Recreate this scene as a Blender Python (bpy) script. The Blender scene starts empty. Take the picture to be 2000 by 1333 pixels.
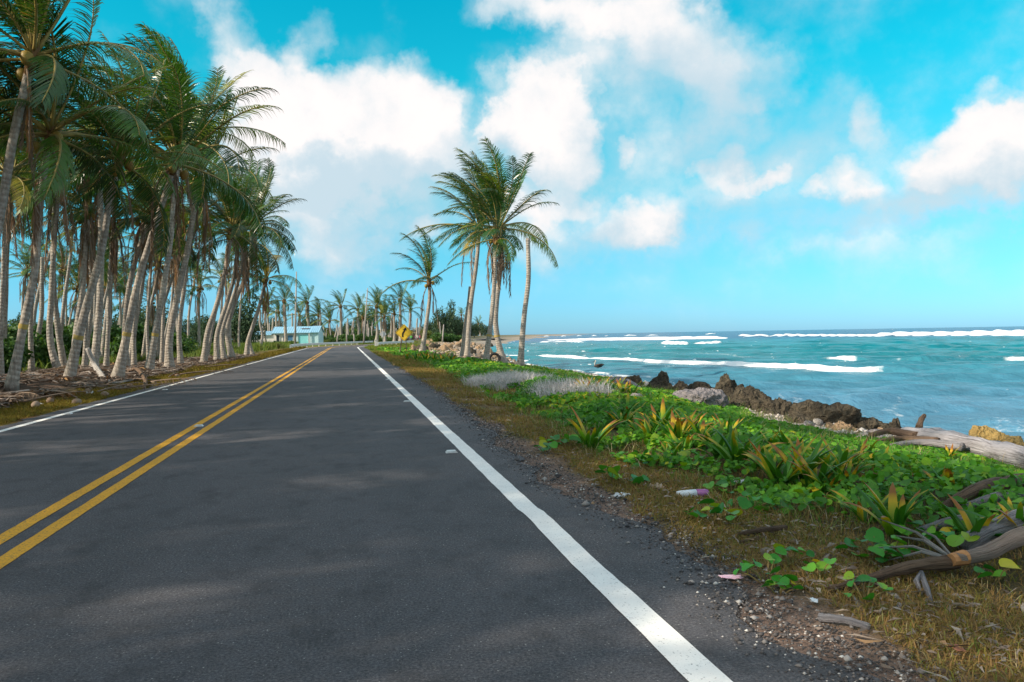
import bpy, bmesh, math, random
import numpy as np
from mathutils import Vector, Matrix, noise as mn

random.seed(7); RNG = np.random.default_rng(7)
scene = bpy.context.scene
COL = scene.collection
rad = math.radians

# ------------------------------------------------------------------ camera
F = 1530.0; CAM_H = 1.3; YAW = rad(11.88); PIT = math.atan(12.3/1530); ROLL = rad(0.96)
FW = np.array([math.sin(YAW)*math.cos(PIT), math.cos(YAW)*math.cos(PIT), -math.sin(PIT)])
R0 = np.array([math.cos(YAW), -math.sin(YAW), 0.0]); U0 = np.cross(R0, FW)
RT = R0*math.cos(ROLL) - U0*math.sin(ROLL); UP = U0*math.cos(ROLL) + R0*math.sin(ROLL)
CP = np.array([0, 0, CAM_H])
cam_d = bpy.data.cameras.new('camera'); cam = bpy.data.objects.new('camera', cam_d); COL.objects.link(cam)
cam.matrix_world = Matrix(((RT[0], UP[0], -FW[0], 0), (RT[1], UP[1], -FW[1], 0), (RT[2], UP[2], -FW[2], CAM_H), (0, 0, 0, 1)))
cam_d.sensor_width = 36; cam_d.lens = 36*F/2000; cam_d.clip_start = 0.05; cam_d.clip_end = 30000
scene.camera = cam
def ray(px, py): return FW + RT*(px-1000)/F - UP*(py-666.5)/F
def G(px, py, z=0.0):
    d = ray(px, py); return CP + d*((z-CAM_H)/d[2])
def Dp(px, py, dist): return CP + ray(px, py)*dist
def depth_of(p): return float((np.array(p)-CP) @ FW)
def PX(p):
    v = np.array(p)-CP; d = v@FW; return 1000+F*(v@RT)/d, 666.5-F*(v@UP)/d

# ------------------------------------------------------------------ sun, world, exposure
SUN_EL = rad(29.5); SUN_AZ = rad(-103)          # azimuth from +Y (down the road) towards +X; the sun stands left of the road
sd = Vector((math.sin(SUN_AZ)*math.cos(SUN_EL), math.cos(SUN_AZ)*math.cos(SUN_EL), math.sin(SUN_EL)))
sun_d = bpy.data.lights.new('sun', 'SUN'); sun_d.energy = 5.0; sun_d.angle = rad(0.6); sun_d.color = (1.0, 0.87, 0.70)
sun = bpy.data.objects.new('sun', sun_d); COL.objects.link(sun); sun.location = (-40, 0, 40)
sun.rotation_euler = sd.to_track_quat('Z', 'Y').to_euler()
scene.view_settings.view_transform = 'Standard'; scene.view_settings.look = 'None'
scene.view_settings.exposure = 0.42; scene.view_settings.gamma = 1.0; scene.view_settings.use_curve_mapping = False
cy = scene.cycles
cy.max_bounces = 6; cy.diffuse_bounces = 3; cy.glossy_bounces = 2; cy.transmission_bounces = 3; cy.transparent_max_bounces = 4
cy.use_denoising = True; cy.sample_clamp_indirect = 4.0; cy.caustics_reflective = False; cy.caustics_refractive = False

world = bpy.data.worlds.new('World'); scene.world = world; world.use_nodes = True
WT = world.node_tree; WT.nodes.clear()
class NB:
    """small node-building helper"""
    def __init__(s, tree): s.t = tree; s.n = tree.nodes; s.l = tree.links
    def new(s, ty, **kw):
        n = s.n.new(ty)
        for k, v in kw.items(): setattr(n, k, v)
        return n
    def put(s, sock, v):
        if isinstance(v, bpy.types.NodeSocket): s.l.new(v, sock)
        elif v is not None: sock.default_value = v
    def math(s, op, a, b=None, c=None, clamp=False):
        n = s.new('ShaderNodeMath', operation=op, use_clamp=clamp)
        s.put(n.inputs[0], a); s.put(n.inputs[1], b); s.put(n.inputs[2], c); return n.outputs[0]
    def vec(s, op, a, b=None, c=None):
        n = s.new('ShaderNodeVectorMath', operation=op)
        s.put(n.inputs[0], a)
        if b is not None:
            if op == 'SCALE': s.put(n.inputs[3], b)
            else: s.put(n.inputs[1], b)
        if c is not None: s.put(n.inputs[2], c)
        return n.outputs[1] if op in ('DOT_PRODUCT', 'LENGTH', 'DISTANCE') else n.outputs[0]
    def noise(s, vec, scale, detail=4, rough=0.55, dist=0.0):
        n = s.new('ShaderNodeTexNoise'); s.put(n.inputs['Vector'], vec)
        n.inputs['Scale'].default_value = scale; n.inputs['Detail'].default_value = detail
        n.inputs['Roughness'].default_value = rough; n.inputs['Distortion'].default_value = dist
        return n
    def mix(s, fac, a, b, blend='MIX'):
        n = s.new('ShaderNodeMix', data_type='RGBA', blend_type=blend)
        s.put(n.inputs[0], fac); s.put(n.inputs[6], a); s.put(n.inputs[7], b); return n.outputs[2]
    def rng(s, v, a, b, c=0.0, d=1.0, smooth=False):
        n = s.new('ShaderNodeMapRange', interpolation_type='SMOOTHSTEP' if smooth else 'LINEAR')
        s.put(n.inputs[0], v)
        for i, q in enumerate((a, b, c, d)): s.put(n.inputs[i+1], q)
        return n.outputs[0]
    def ramp(s, fac, stops):
        n = s.new('ShaderNodeValToRGB'); s.put(n.inputs[0], fac); e = n.color_ramp.elements
        while len(e) < len(stops): e.new(0.5)
        for i, (p, c) in enumerate(stops): e[i].position = p; e[i].color = (*c, 1)
        return n.outputs[0]

CLOUDS = [  # photo x, y, half width, half height, weight
 (472,112,48,62,1.1),(615,70,44,48,.9),(560,150,66,60,1.1),(500,210,80,80,1.2),(590,235,95,75,1.2),(660,190,70,50,.9),
 (735,200,80,62,1.1),(820,175,52,50,1.1),(855,225,62,52,1.),(780,260,110,60,1.1),(640,290,150,65,1.1),(510,300,90,70,1.),
 (720,330,190,50,.55),(900,290,70,50,.55),(480,380,90,50,.5),(590,395,60,50,.8),(640,440,75,60,.8),(620,500,110,40,.55),(470,480,70,60,.35),
 (690,430,170,70,.38),(780,490,90,40,.35),(820,455,32,24,.55),(690,365,60,30,.5),
 (1015,200,62,55,1.0),(1070,185,58,55,1.1),(1050,255,95,55,1.2),(1105,250,60,80,1.1),(1085,310,70,50,.8),(1010,240,50,40,.9),
 (960,5,60,35,.8),(1060,10,90,36,1.0),(1190,15,110,48,1.05),(1290,30,110,55,.9),(1340,80,95,55,.65),(1230,110,110,55,.5),(1120,105,60,40,.5),
 (1430,110,95,70,.6),(1390,180,60,75,.6),(1480,130,45,60,.4),(1330,210,100,80,.4),(1220,190,70,70,.4),(1240,320,18,14,.6),
 (1080,395,60,34,.7),(1130,390,50,26,.5),(1215,445,80,34,.8),(1285,432,52,34,.7),(1160,470,120,34,.45),(1040,440,60,50,.4),
 (1398,330,34,34,.85),(1440,366,32,20,.55),(1482,358,20,12,.5),(1400,385,60,30,.5),(1480,430,110,36,.45),(1560,470,90,30,.3),
 (1640,362,54,32,.8),(1565,375,20,18,.6),(1690,390,56,26,.5),(1740,430,90,26,.35),
 (1712,225,30,46,.5),(1730,260,40,50,.4),(1650,205,70,36,.3),(1560,250,110,70,.28),
 (1925,230,44,42,.85),(1880,270,66,42,.75),(1945,290,90,55,.85),(1870,320,70,34,.65),(2000,290,60,60,.75),(1950,365,110,40,.65),(1880,390,80,34,.45),(2080,260,110,90,.9),
 (1250,250,260,150,.34),(1500,380,260,90,.30),(900,380,200,120,.30),(1750,330,220,90,.22),(1200,400,250,90,.30),(1850,470,200,60,.25),(1600,510,200,28,.25),(1150,540,200,40,.22),(900,400,140,60,.25),(640,570,80,40,.35),(740,560,40,30,.3),(1900,540,150,30,.2),
]
CLOUD_BASES = [  # the bluish undersides
 (700,345,200,45,1.0),(560,340,110,40,.6),(900,305,90,50,.9),(480,420,90,60,.6),(760,420,150,50,.9),(700,500,130,50,.7),(1150,330,110,50,.7),(1060,215,40,22,.5),
 (1400,190,130,100,.9),(1260,130,120,70,.6),(1540,260,160,80,1.0),(1480,440,140,40,.9),(1740,425,120,40,.9),(1960,390,140,60,1.0),(1200,490,160,40,.8),(1000,330,60,60,.6),(560,235,60,24,.25)]
def cloud_group():
    g = bpy.data.node_groups.new('cloud_field', 'ShaderNodeTree')
    g.interface.new_socket('Direction', in_out='INPUT', socket_type='NodeSocketVector')
    g.interface.new_socket('Field', in_out='OUTPUT', socket_type='NodeSocketFloat')
    g.interface.new_socket('Base', in_out='OUTPUT', socket_type='NodeSocketFloat')
    b = NB(g); gi = b.new('NodeGroupInput'); go = b.new('NodeGroupOutput'); d0 = gi.outputs[0]
    n1 = b.noise(d0, 8.0, 1, 0.5); n2 = b.noise(d0, 26.0, 4, 0.60)
    w1 = b.vec('SCALE', b.vec('SUBTRACT', n1.outputs['Color'], (.5, .5, .5)), 0.10)
    d = b.vec('ADD', b.vec('MULTIPLY_ADD', n2.outputs['Color'], (.06, .06, .06), (-.03, -.03, -.03)), b.vec('ADD', d0, w1))
    sx = b.new('ShaderNodeSeparateXYZ'); b.put(sx.inputs[0], d)
    az = b.math('ARCTAN2', sx.outputs[0], sx.outputs[1])
    cb = b.new('ShaderNodeCombineXYZ'); b.put(cb.inputs[0], az); b.put(cb.inputs[1], sx.outputs[2]); p = cb.outputs[0]
    for k, lobes in enumerate((CLOUDS, CLOUD_BASES)):
        acc = None
        for (px, py, rx, ry, wgt) in lobes:
            v = ray(px, py); v = v/np.linalg.norm(v); a, e = math.atan2(v[0], v[1]), v[2]; kx, ky = F/rx/1.4, F/ry/1.4
            q = b.vec('MULTIPLY_ADD', p, (kx, ky, 0), (-a*kx, -e*ky, 0))
            t = b.math('MULTIPLY_ADD', b.vec('DOT_PRODUCT', q, q), -1.0, 1.0, clamp=True)
            acc = b.math('MULTIPLY', t, wgt) if acc is None else b.math('MULTIPLY_ADD', t, wgt, acc)
        g.links.new(acc, go.inputs[k])
    return g
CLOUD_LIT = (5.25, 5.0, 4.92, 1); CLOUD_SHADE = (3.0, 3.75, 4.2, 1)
def build_world():
    b = NB(WT); tc = b.new('ShaderNodeTexCoord'); dirv = b.vec('NORMALIZE', tc.outputs['Generated'])
    sky = b.new('ShaderNodeTexSky', sky_type='NISHITA'); sky.sun_disc = False
    sky.sun_elevation = SUN_EL; sky.sun_rotation = SUN_AZ; sky.altitude = 0; sky.air_density = 1.0; sky.dust_density = 0.3; sky.ozone_density = 1.5
    sx = b.new('ShaderNodeSeparateXYZ'); b.put(sx.inputs[0], dirv)
    tn = b.ramp(b.rng(sx.outputs[2], 0.0, 0.5), [(0, (.215, .49, .94)), (.08, (.21, .53, .88)), (.18, (.20, .60, .76)), (.36, (.14, .77, .74)), (.62, (.03, .98, .86)), (.84, (.006, 1.0, .90)), (1.0, (.006, .98, .92))])
    skyc = b.mix(1.0, sky.outputs[0], b.vec('SCALE', tn, 1.07), 'MULTIPLY')
    # the part of the sky in view, cloud by cloud
    fn = b.new('ShaderNodeGroup', node_tree=cloud_group()); b.put(fn.inputs[0], dirv); f0, f1 = fn.outputs
    fb = b.noise(dirv, 12.0, 7, 0.58).outputs['Fac']
    veil = b.rng(b.noise(b.vec('MULTIPLY', dirv, (1, 1, 2.2)), 4.2, 4, .55).outputs['Fac'], .36, .72, 0, .55)
    det = b.math('MULTIPLY', b.math('SUBTRACT', fb, 0.5), 1.7)
    e = b.math('ADD', b.math('ADD', f0, det), veil)
    dens = b.rng(e, 0.02, 1.95, 0, 1, smooth=True)
    dens = b.math('MULTIPLY', dens, b.rng(sx.outputs[2], 0.01, 0.10, 0.2, 1.0))
    lit = b.math('MULTIPLY_ADD', f1, -0.62, b.math('MULTIPLY_ADD', f0, 0.20, b.math('MULTIPLY', det, 0.75)))
    lit = b.rng(lit, -0.40, 0.62, 0, 1, smooth=True)
    col = b.mix(dens, skyc, b.mix(lit, CLOUD_SHADE, CLOUD_LIT))
    bg = b.new('ShaderNodeBackground'); b.put(bg.inputs[0], col); bg.inputs[1].default_value = 0.15
    # out of view, thicker cloud is added to whiten the ambient light
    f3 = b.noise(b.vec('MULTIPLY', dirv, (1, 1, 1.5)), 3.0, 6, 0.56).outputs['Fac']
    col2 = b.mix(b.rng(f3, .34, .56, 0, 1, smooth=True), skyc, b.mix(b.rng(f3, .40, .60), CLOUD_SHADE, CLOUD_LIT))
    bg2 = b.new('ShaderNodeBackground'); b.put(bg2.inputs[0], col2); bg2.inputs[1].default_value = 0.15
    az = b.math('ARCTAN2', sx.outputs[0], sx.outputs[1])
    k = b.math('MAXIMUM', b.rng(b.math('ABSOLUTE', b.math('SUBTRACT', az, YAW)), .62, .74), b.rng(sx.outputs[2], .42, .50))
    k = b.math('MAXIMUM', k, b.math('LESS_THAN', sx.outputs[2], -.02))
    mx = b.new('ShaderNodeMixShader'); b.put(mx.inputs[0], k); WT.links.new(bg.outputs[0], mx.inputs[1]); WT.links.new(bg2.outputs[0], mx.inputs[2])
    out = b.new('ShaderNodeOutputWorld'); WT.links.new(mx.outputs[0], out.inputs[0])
    world.cycles.sampling_method = 'MANUAL'; world.cycles.sample_map_resolution = 512
build_world()

# ------------------------------------------------------------------ helpers
def vnoise(x, y, seed=0):
    x = np.asarray(x, float); y = np.asarray(y, float)
    xi = np.floor(x).astype(np.int64); yi = np.floor(y).astype(np.int64); xf = x-xi; yf = y-yi
    def h(a, b):
        n = (a*374761393 + b*668265263 + seed*1442695041) & 0x7fffffff
        n = ((n ^ (n >> 13))*1274126177) & 0x7fffffff
        return ((n ^ (n >> 16)) & 0xffff)/65535.0
    u = xf*xf*(3-2*xf); v = yf*yf*(3-2*yf)
    return (h(xi, yi)*(1-u)+h(xi+1, yi)*u)*(1-v) + (h(xi, yi+1)*(1-u)+h(xi+1, yi+1)*u)*v
def fbm(x, y, seed=0, o=4):
    s = 0; a = .5
    for k in range(o): s = s + a*vnoise(np.asarray(x)*2**k, np.asarray(y)*2**k, seed+k*17); a *= .5
    return s/(1-.5**o)
def sstep(a, b, x):
    t = np.clip((x-a)/(b-a), 0, 1); return t*t*(3-2*t)
def new_mesh(name, verts, faces, mats, smooth=False, fmat=None, attrs=None):
    me = bpy.data.meshes.new(name)
    if isinstance(faces, np.ndarray):
        k = faces.shape[1]; nf = len(faces)
        me.vertices.add(len(verts)); me.vertices.foreach_set('co', np.asarray(verts, np.float32).ravel())
        me.loops.add(nf*k); me.loops.foreach_set('vertex_index', faces.astype(np.int32).ravel())
        me.polygons.add(nf); me.polygons.foreach_set('loop_start', np.arange(nf, dtype=np.int32)*k)
        me.update(calc_edges=True)
    else:
        me.from_pydata([tuple(v) for v in verts], [], faces)
    for m in (mats if isinstance(mats, (list, tuple)) else [mats]): me.materials.append(m)
    if fmat is not None: me.polygons.foreach_set('material_index', np.asarray(fmat, np.int32))
    if smooth: me.polygons.foreach_set('use_smooth', np.ones(len(me.polygons), bool))
    for an, av in (attrs or {}).items():
        av = np.asarray(av, np.float32)
        if av.ndim == 1:
            a = me.attributes.new(an, 'FLOAT', 'POINT'); a.data.foreach_set('value', av)
        else:
            a = me.attributes.new(an, 'FLOAT_COLOR', 'POINT'); a.data.foreach_set('color', np.c_[av, np.ones(len(av))].astype(np.float32).ravel())
    me.validate(); me.update(); return me
def link(name, me, parent=None, loc=(0, 0, 0), rot=(0, 0, 0), scale=1.0):
    o = bpy.data.objects.new(name, me); COL.objects.link(o); o.parent = parent; o.location = loc; o.rotation_euler = rot
    o.scale = (scale,)*3 if isinstance(scale, (int, float)) else scale; return o
def tag(o, label=None, cat=None, group=None, kind=None):
    for k, v in (('label', label), ('category', cat), ('group', group), ('kind', kind)):
        if v: o[k] = v
    return o
def thing(name, label, cat, loc=(0, 0, 0), group=None, rz=0.0):
    return tag(link(name, None, None, loc, (0, 0, rz)), label, cat, group)
class MB:
    """collects shapes into one mesh"""
    def __init__(s): s.v = []; s.f = []; s.g = []
    def add(s, v, f):
        o = len(s.v); s.v += [tuple(map(float, q)) for q in v]; s.f += [tuple(i+o for i in q) for q in f]
    def box(s, c, d, rz=0.0):
        co, si = math.cos(rz), math.sin(rz); v = []
        for z in (-.5, .5):
            for (x, y) in ((-.5, -.5), (.5, -.5), (.5, .5), (-.5, .5)):
                X, Y = x*d[0], y*d[1]; v.append((c[0]+X*co-Y*si, c[1]+X*si+Y*co, c[2]+z*d[2]))
        s.add(v, [(3, 2, 1, 0), (4, 5, 6, 7), (0, 1, 5, 4), (1, 2, 6, 5), (2, 3, 7, 6), (3, 0, 4, 7)])
    def tube(s, pts, radii, n=8, cap=True, phase=0.0, jitter=None):
        pts = [Vector(p) for p in pts]; rings = []
        t0 = (pts[1]-pts[0]).normalized(); ref = Vector((0, 0, 1)) if abs(t0.z) < .9 else Vector((1, 0, 0))
        a = t0.cross(ref).normalized()
        for i, p in enumerate(pts):
            t = (pts[min(i+1, len(pts)-1)]-pts[max(i-1, 0)]).normalized()
            a = (a - t*a.dot(t)).normalized(); b = t.cross(a); r = radii[i] if hasattr(radii, '__len__') else radii
            ring = []
            for k in range(n):
                w = 2*math.pi*k/n+phase; rr = r*(jitter(i, k) if jitter else 1)
                ring.append(p + (a*math.cos(w)+b*math.sin(w))*rr)
            rings.append(ring)
        v = [q for rg in rings for q in rg]; f = []; run = 0.0
        s.g += [(0, 0, 0)]*(len(s.v)-len(s.g))
        for i in range(len(pts)):
            run += (pts[i]-pts[i-1]).length if i else 0
            s.g += [(math.cos(2*math.pi*k/n), math.sin(2*math.pi*k/n), run*6) for k in range(n)]
        for i in range(len(pts)-1):
            for k in range(n): f.append((i*n+k, i*n+(k+1) % n, (i+1)*n+(k+1) % n, (i+1)*n+k))
        if cap: f.append(tuple(range(n-1, -1, -1))); f.append(tuple((len(pts)-1)*n+k for k in range(n)))
        s.add(v, f)
    def prism(s, poly, axis, a, b):
        """polygon in the plane across `axis`, from a to b"""
        n = len(poly); v = []
        for q in (a, b):
            for (x, y) in poly: v.append({'x': (q, x, y), 'y': (x, q, y), 'z': (x, y, q)}[axis])
        s.add(v, [tuple(range(n-1, -1, -1)), tuple(range(n, 2*n))]+[(i, (i+1) % n, n+(i+1) % n, n+i) for i in range(n)])
    def mesh(s, name, mat, smooth=False): return new_mesh(name, s.v, s.f, mat, smooth, attrs={'grain': np.array(s.g)} if s.g and len(s.g) == len(s.v) and mat.name.endswith(('driftwood', 'stalk')) else None)
    def build(s, name, mat, parent=None, loc=(0, 0, 0), smooth=False, rot=(0, 0, 0)):
        return link(name, s.mesh(name, mat, smooth), parent, loc, rot)
ORD = ['first', 'second', 'third', 'fourth', 'fifth', 'sixth', 'seventh', 'eighth', 'ninth', 'tenth', 'eleventh', 'twelfth', 'thirteenth',
       'fourteenth', 'fifteenth', 'sixteenth', 'seventeenth', 'eighteenth', 'nineteenth', 'twentieth']
def ordn(i):
    if i < 20: return ORD[i]
    tens = ['', '', 'twenty', 'thirty', 'forty', 'fifty', 'sixty', 'seventy', 'eighty', 'ninety'][(i+1)//10]
    return tens[:-1]+'ieth' if (i+1) % 10 == 0 else tens+'-'+ORD[(i+1) % 10-1]
def label_row(objs, text):
    """alike things told apart by their order across the picture"""
    for i, o in enumerate(sorted(objs, key=lambda q: PX(q.matrix_world.translation if q.parent else q.location)[0])): o['label'] = text % ordn(i)

# ------------------------------------------------------------------ materials
def mat(name):
    m = bpy.data.materials.new(name); m.use_nodes = True; t = m.node_tree; t.nodes.clear()
    b = NB(t); out = b.new('ShaderNodeOutputMaterial'); p = b.new('ShaderNodeBsdfPrincipled'); t.links.new(p.outputs[0], out.inputs[0])
    p.inputs['Roughness'].default_value = .8; p.inputs['Specular IOR Level'].default_value = .3
    return m, b, p, out
def bump(b, p, h, strength=.5, dist=.02):
    n = b.new('ShaderNodeBump'); n.inputs['Strength'].default_value = strength; n.inputs['Distance'].default_value = dist
    b.put(n.inputs['Height'], h); b.l.new(n.outputs[0], p.inputs['Normal'])
def geo(b): return b.new('ShaderNodeNewGeometry').outputs['Position']
def objc(b): return b.new('ShaderNodeTexCoord').outputs['Object']
def orand(b): return b.new('ShaderNodeObjectInfo').outputs['Random']
def attr(b, name, fac=False):
    n = b.new('ShaderNodeAttribute', attribute_name=name); return n.outputs['Fac' if fac else 'Color']
def plain(name, c1, c2=None, scale=8, rough=.8, spec=.3, bumps=0.0, detail=5, world_space=False):
    m, b, p, o = mat(name); c2 = c2 or tuple(q*.7 for q in c1)
    n = b.noise(geo(b) if world_space else objc(b), scale, detail, .6).outputs['Fac']
    b.put(p.inputs['Base Color'], b.mix(b.rng(n, .3, .7), (*c1, 1), (*c2, 1)))
    p.inputs['Roughness'].default_value = rough; p.inputs['Specular IOR Level'].default_value = spec
    if bumps: bump(b, p, n, bumps)
    return m
def leafmat(name, stops, rough=.5, spec=.3, trans=.35, tipstops=None, byattr=False, var=.25, tcol=(1.15, 1.1, .5)):
    """leaf: colour by random object / attribute, with light shining through"""
    m, b, p, out = mat(name)
    r = attr(b, 'rnd', True) if byattr else orand(b)
    c = b.ramp(r, stops)
    n = b.noise(geo(b), 1.7, 3, .6).outputs['Fac']
    c = b.mix(b.rng(n, .3, .7, 0, var), c, (.02, .03, .008, 1))
    if tipstops:
        t = attr(b, 'tip', True)
        k = b.rng(b.math('ADD', t, b.math('MULTIPLY', b.math('SUBTRACT', orand(b), .5), tipstops[2])), tipstops[0], tipstops[1])
        c = b.mix(k, c, b.ramp(k, tipstops[3]))
    b.put(p.inputs['Base Color'], c); p.inputs['Roughness'].default_value = rough; p.inputs['Specular IOR Level'].default_value = spec
    tr = b.new('ShaderNodeBsdfTranslucent'); b.put(tr.inputs[0], b.mix(1.0, c, (*tcol, 1), 'MULTIPLY'))
    mx = b.new('ShaderNodeMixShader'); mx.inputs[0].default_value = trans
    b.l.new(p.outputs[0], mx.inputs[1]); b.l.new(tr.outputs[0], mx.inputs[2]); b.l.new(mx.outputs[0], out.inputs[0])
    return m

# ------------------------------------------------------------------ the lie of the land
S0, RC = 100.0, 85.0; TH = rad(17)
def road_pt(s, off):
    """point at distance s along the road, off metres right of the camera's track"""
    if s <= S0: return (off, s)
    th = min((s-S0)/RC, TH); x = RC-(RC-off)*math.cos(th); y = S0+(RC-off)*math.sin(th); e = s-S0-TH*RC
    if e > 0: x += math.sin(TH)*e; y += math.cos(TH)*e
    return (x, y)
def road_dist(x, y):
    """metres outside the paved strip (negative on it)"""
    x = np.asarray(x, float); y = np.asarray(y, float)
    d0 = np.abs(x+1.7)
    r = np.hypot(x-RC, y-S0); d1 = np.abs(r-(RC+1.7))
    ex, ey = road_pt(S0+TH*RC, -1.7); d2 = np.abs((x-ex)*math.cos(TH)-(y-ey)*math.sin(TH)); al = (x-ex)*math.sin(TH)+(y-ey)*math.cos(TH)
    return np.where(y <= S0, d0, np.where(al < 0, d1, d2))-3.62
_BY = [-200, 0, 8.7, 11.7, 16, 21, 30, 38, 43, 47, 56, 77, 140, 270, 600, 1000, 4000, 9000]
_BX = [8.6, 8.6, 8.7, 8.6, 9.5, 9.9, 10.1, 10.4, 9.5, 9.2, 9.0, 11.5, 19.5, 48, 122, 235, 1000, 2300]
_WX = [13, 13, 13.1, 13.1, 13.0, 13.3, 14.0, 14.2, 14.2, 14.2, 14.0, 16, 24, 57, 136, 250, 1040, 2380]
def berm_x(y): return np.interp(y, _BY, _BX)
def water_x(y): return np.interp(y, _BY, _WX)
def edge_x(y): return np.interp(y, [-20, 4.3, 5, 6.5, 7.6, 10.4, 16.3, 26.4, 45, 53, 80, 200], [2.9, 2.95, 2.8, 2.9, 2.55, 2.75, 2.8, 3.3, 3.4, 3.5, 4.0, 4.5])
SEA_Z = -1.2
def ground_z(x, y):
    x = np.asarray(x, float); y = np.asarray(y, float)
    b = berm_x(y); w = water_x(y); rd = road_dist(x, y)
    t = np.clip((x-2.2)/(b-2.2), 0, 1); t2 = np.clip((x-b)/(w-b), 0, 1)
    z = -0.012 - 0.48*t**1.4 - 0.75*t2**1.2 - np.clip((x-w)*.10, 0, 3.0)
    n = fbm(x*.35, y*.35, 3)-.5; n2 = fbm(x*1.7, y*1.7, 9)-.5
    amp = sstep(0.1, 2.5, rd)
    z = z + amp*(n*.22 + n2*.05) + sstep(.05, .8, rd)*(n2*.03)
    z = z + sstep(4, 30, -x-5)*amp*(.25*(fbm(x*.08, y*.08, 5)-.35))
    z = z + .30*np.exp(-((x+8.7)/1.5)**2)*sstep(15, 19, y)*(1-sstep(29, 36, y))*(.6+.8*fbm(x*1.3, y*1.3, 77))
    z = z + .16*sstep(.3, 1.8, x-edge_x(y))*(1-sstep(-4.2, -2.2, x-b))*(1-sstep(60, 75, y))*fbm(x*.55, y*.4, 83)*2*(x > 0)
    # low dunes with shrubs along the far shore
    du = np.exp(-((x-b+9)/7)**2)*sstep(120, 180, y)*(1-sstep(330, 520, y)); z = z+du*2.2*fbm(x*.03, y*.03, 21)
    return np.where(rd < 0.02, -.014, z)
def gz(x, y): return float(ground_z(x, y))
def on(px, py, z=-.2, it=4):
    """ground point seen at a photo pixel"""
    for _ in range(it):
        p = G(px, py, z); z = gz(p[0], p[1])
    return G(px, py, z)

def build_ground():
    xs = np.unique(np.r_[-6000, -3000, -1500, -800, -400, -250, -160, -110, -80, np.arange(-60, -12, 1.0), np.arange(-12, -5, .25), np.arange(-5, 1.6, .8),
                   np.arange(1.6, 14.5, .13), np.arange(14.5, 30, .8), 36, 44, 56, 72, 95, 130, 180, 260, 380, 600, 900, 1400, 2500])
    ys = np.unique(np.r_[-60, -40, -25, -12, -6, -3, np.arange(0, 3, .5), np.arange(3, 26, .14), np.arange(26, 60, .4), np.arange(60, 170, 1.2),
                   170*1.06**np.arange(0, 68)])
    X, Y = np.meshgrid(xs, ys); Z = ground_z(X, Y); nx, ny = len(xs), len(ys)
    v = np.c_[X.ravel(), Y.ravel(), Z.ravel()]
    i = np.arange(nx*ny).reshape(ny, nx); f = np.c_[i[:-1, :-1].ravel(), i[:-1, 1:].ravel(), i[1:, 1:].ravel(), i[1:, :-1].ravel()]
    x, y = v[:, 0], v[:, 1]; rd = road_dist(x, y); b = berm_x(y); w = water_x(y)
    def C(*c): return np.array(c)[None, :]
    n1 = fbm(x*.6, y*.6, 31)[:, None]; n2 = fbm(x*2.3, y*2.3, 37)[:, None]; n3 = fbm(x*.12, y*.12, 41)[:, None]
    right = (x > -1.7)[:, None]
    dust = C(.30, .21, .17); drygrass = C(.29, .18, .07); olive = C(.17, .16, .04); soil = C(.12, .10, .055); sand = C(.50, .42, .35); green = C(.09, .15, .03)
    def mixc(a, c, k): return a*(1-k)+c*k
    k_e = sstep(.0, .35, (x-1.95)+(n2[:, 0]-.5)*.7)[:, None]
    rc = mixc(dust, mixc(drygrass, olive, sstep(.42, .6, n1)), k_e)
    ke = sstep(-.3, .5, x-edge_x(y)+(n1[:, 0]-.5)*.6)[:, None]
    rc = mixc(rc, soil, ke*sstep(.2, 3, x)[:, None])
    pk = np.minimum(((x-4.25)/1.0)**2+((y-20.2)/2.3)**2, ((x-4.3)/.65)**2+((y-14.9)/1.4)**2); rc = mixc(rc, C(.10, .095, .065), sstep(1.3, .7, pk)[:, None])
    rc = mixc(rc, mixc(green, olive, n1), sstep(32, 60, y)[:, None]*.8)
    ks = np.maximum(sstep(-1.7, -.7, x-b+(n1[:, 0]-.5)*1.6), sstep(1.25, .75, ((x-8.5)/1.25)**2+((y-12.7)/2.3)**2))[:, None]
    rc = mixc(rc, mixc(sand, C(.36, .30, .26), sstep(.4, .65, n2)), ks)
    verge = mixc(C(.20, .15, .03), C(.15, .085, .03), sstep(.42, .62, n1)); litter = mixc(C(.23, .155, .115), C(.12, .08, .06), sstep(.4, .6, n2))
    kl = sstep(.9, 1.9, rd+(n1[:, 0]-.5)*.9)[:, None]
    verge = mixc(verge, C(.28, .20, .05), sstep(34, 60, y)[:, None])
    lc = mixc(verge, litter, kl*(1-sstep(48, 75, y)[:, None]*.75))
    lc = mixc(lc, mixc(C(.16, .22, .05), C(.09, .14, .03), n3), np.maximum(sstep(-15, -24, x+(n1[:, 0]-.5)*8), sstep(70, 110, y)*sstep(2, 5, rd))[:, None])
    col = np.where(right & (y < 1e9)[:, None], rc, lc)
    far = sstep(160, 300, y)[:, None]; col = mixc(col, mixc(C(.15, .14, .08), C(.42, .35, .28), sstep(-4, 0, x-b)[:, None]), far*right)
    m, bb, p, o = mat('ground_soil')
    c = attr(bb, 'Col'); g = geo(bb); a = bb.noise(g, 24, 6, .7).outputs['Fac']; a2 = bb.noise(g, 110, 3, .6).outputs['Fac']
    c = bb.mix(bb.rng(a, .35, .7, 0, .75), c, bb.mix(1.0, c, (.42, .42, .40, 1), 'MULTIPLY'))
    c = bb.mix(bb.rng(a2, .62, .74, 0, .55), c, (.42, .36, .30, 1))
    bb.put(p.inputs['Base Color'], c); p.inputs['Roughness'].default_value = .95; p.inputs['Specular IOR Level'].default_value = .1
    bump(bb, p, a, .9, .06)
    tag(link('ground', new_mesh('ground', v, f, m, True, attrs={'Col': col})), kind='structure')
build_ground()

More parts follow.
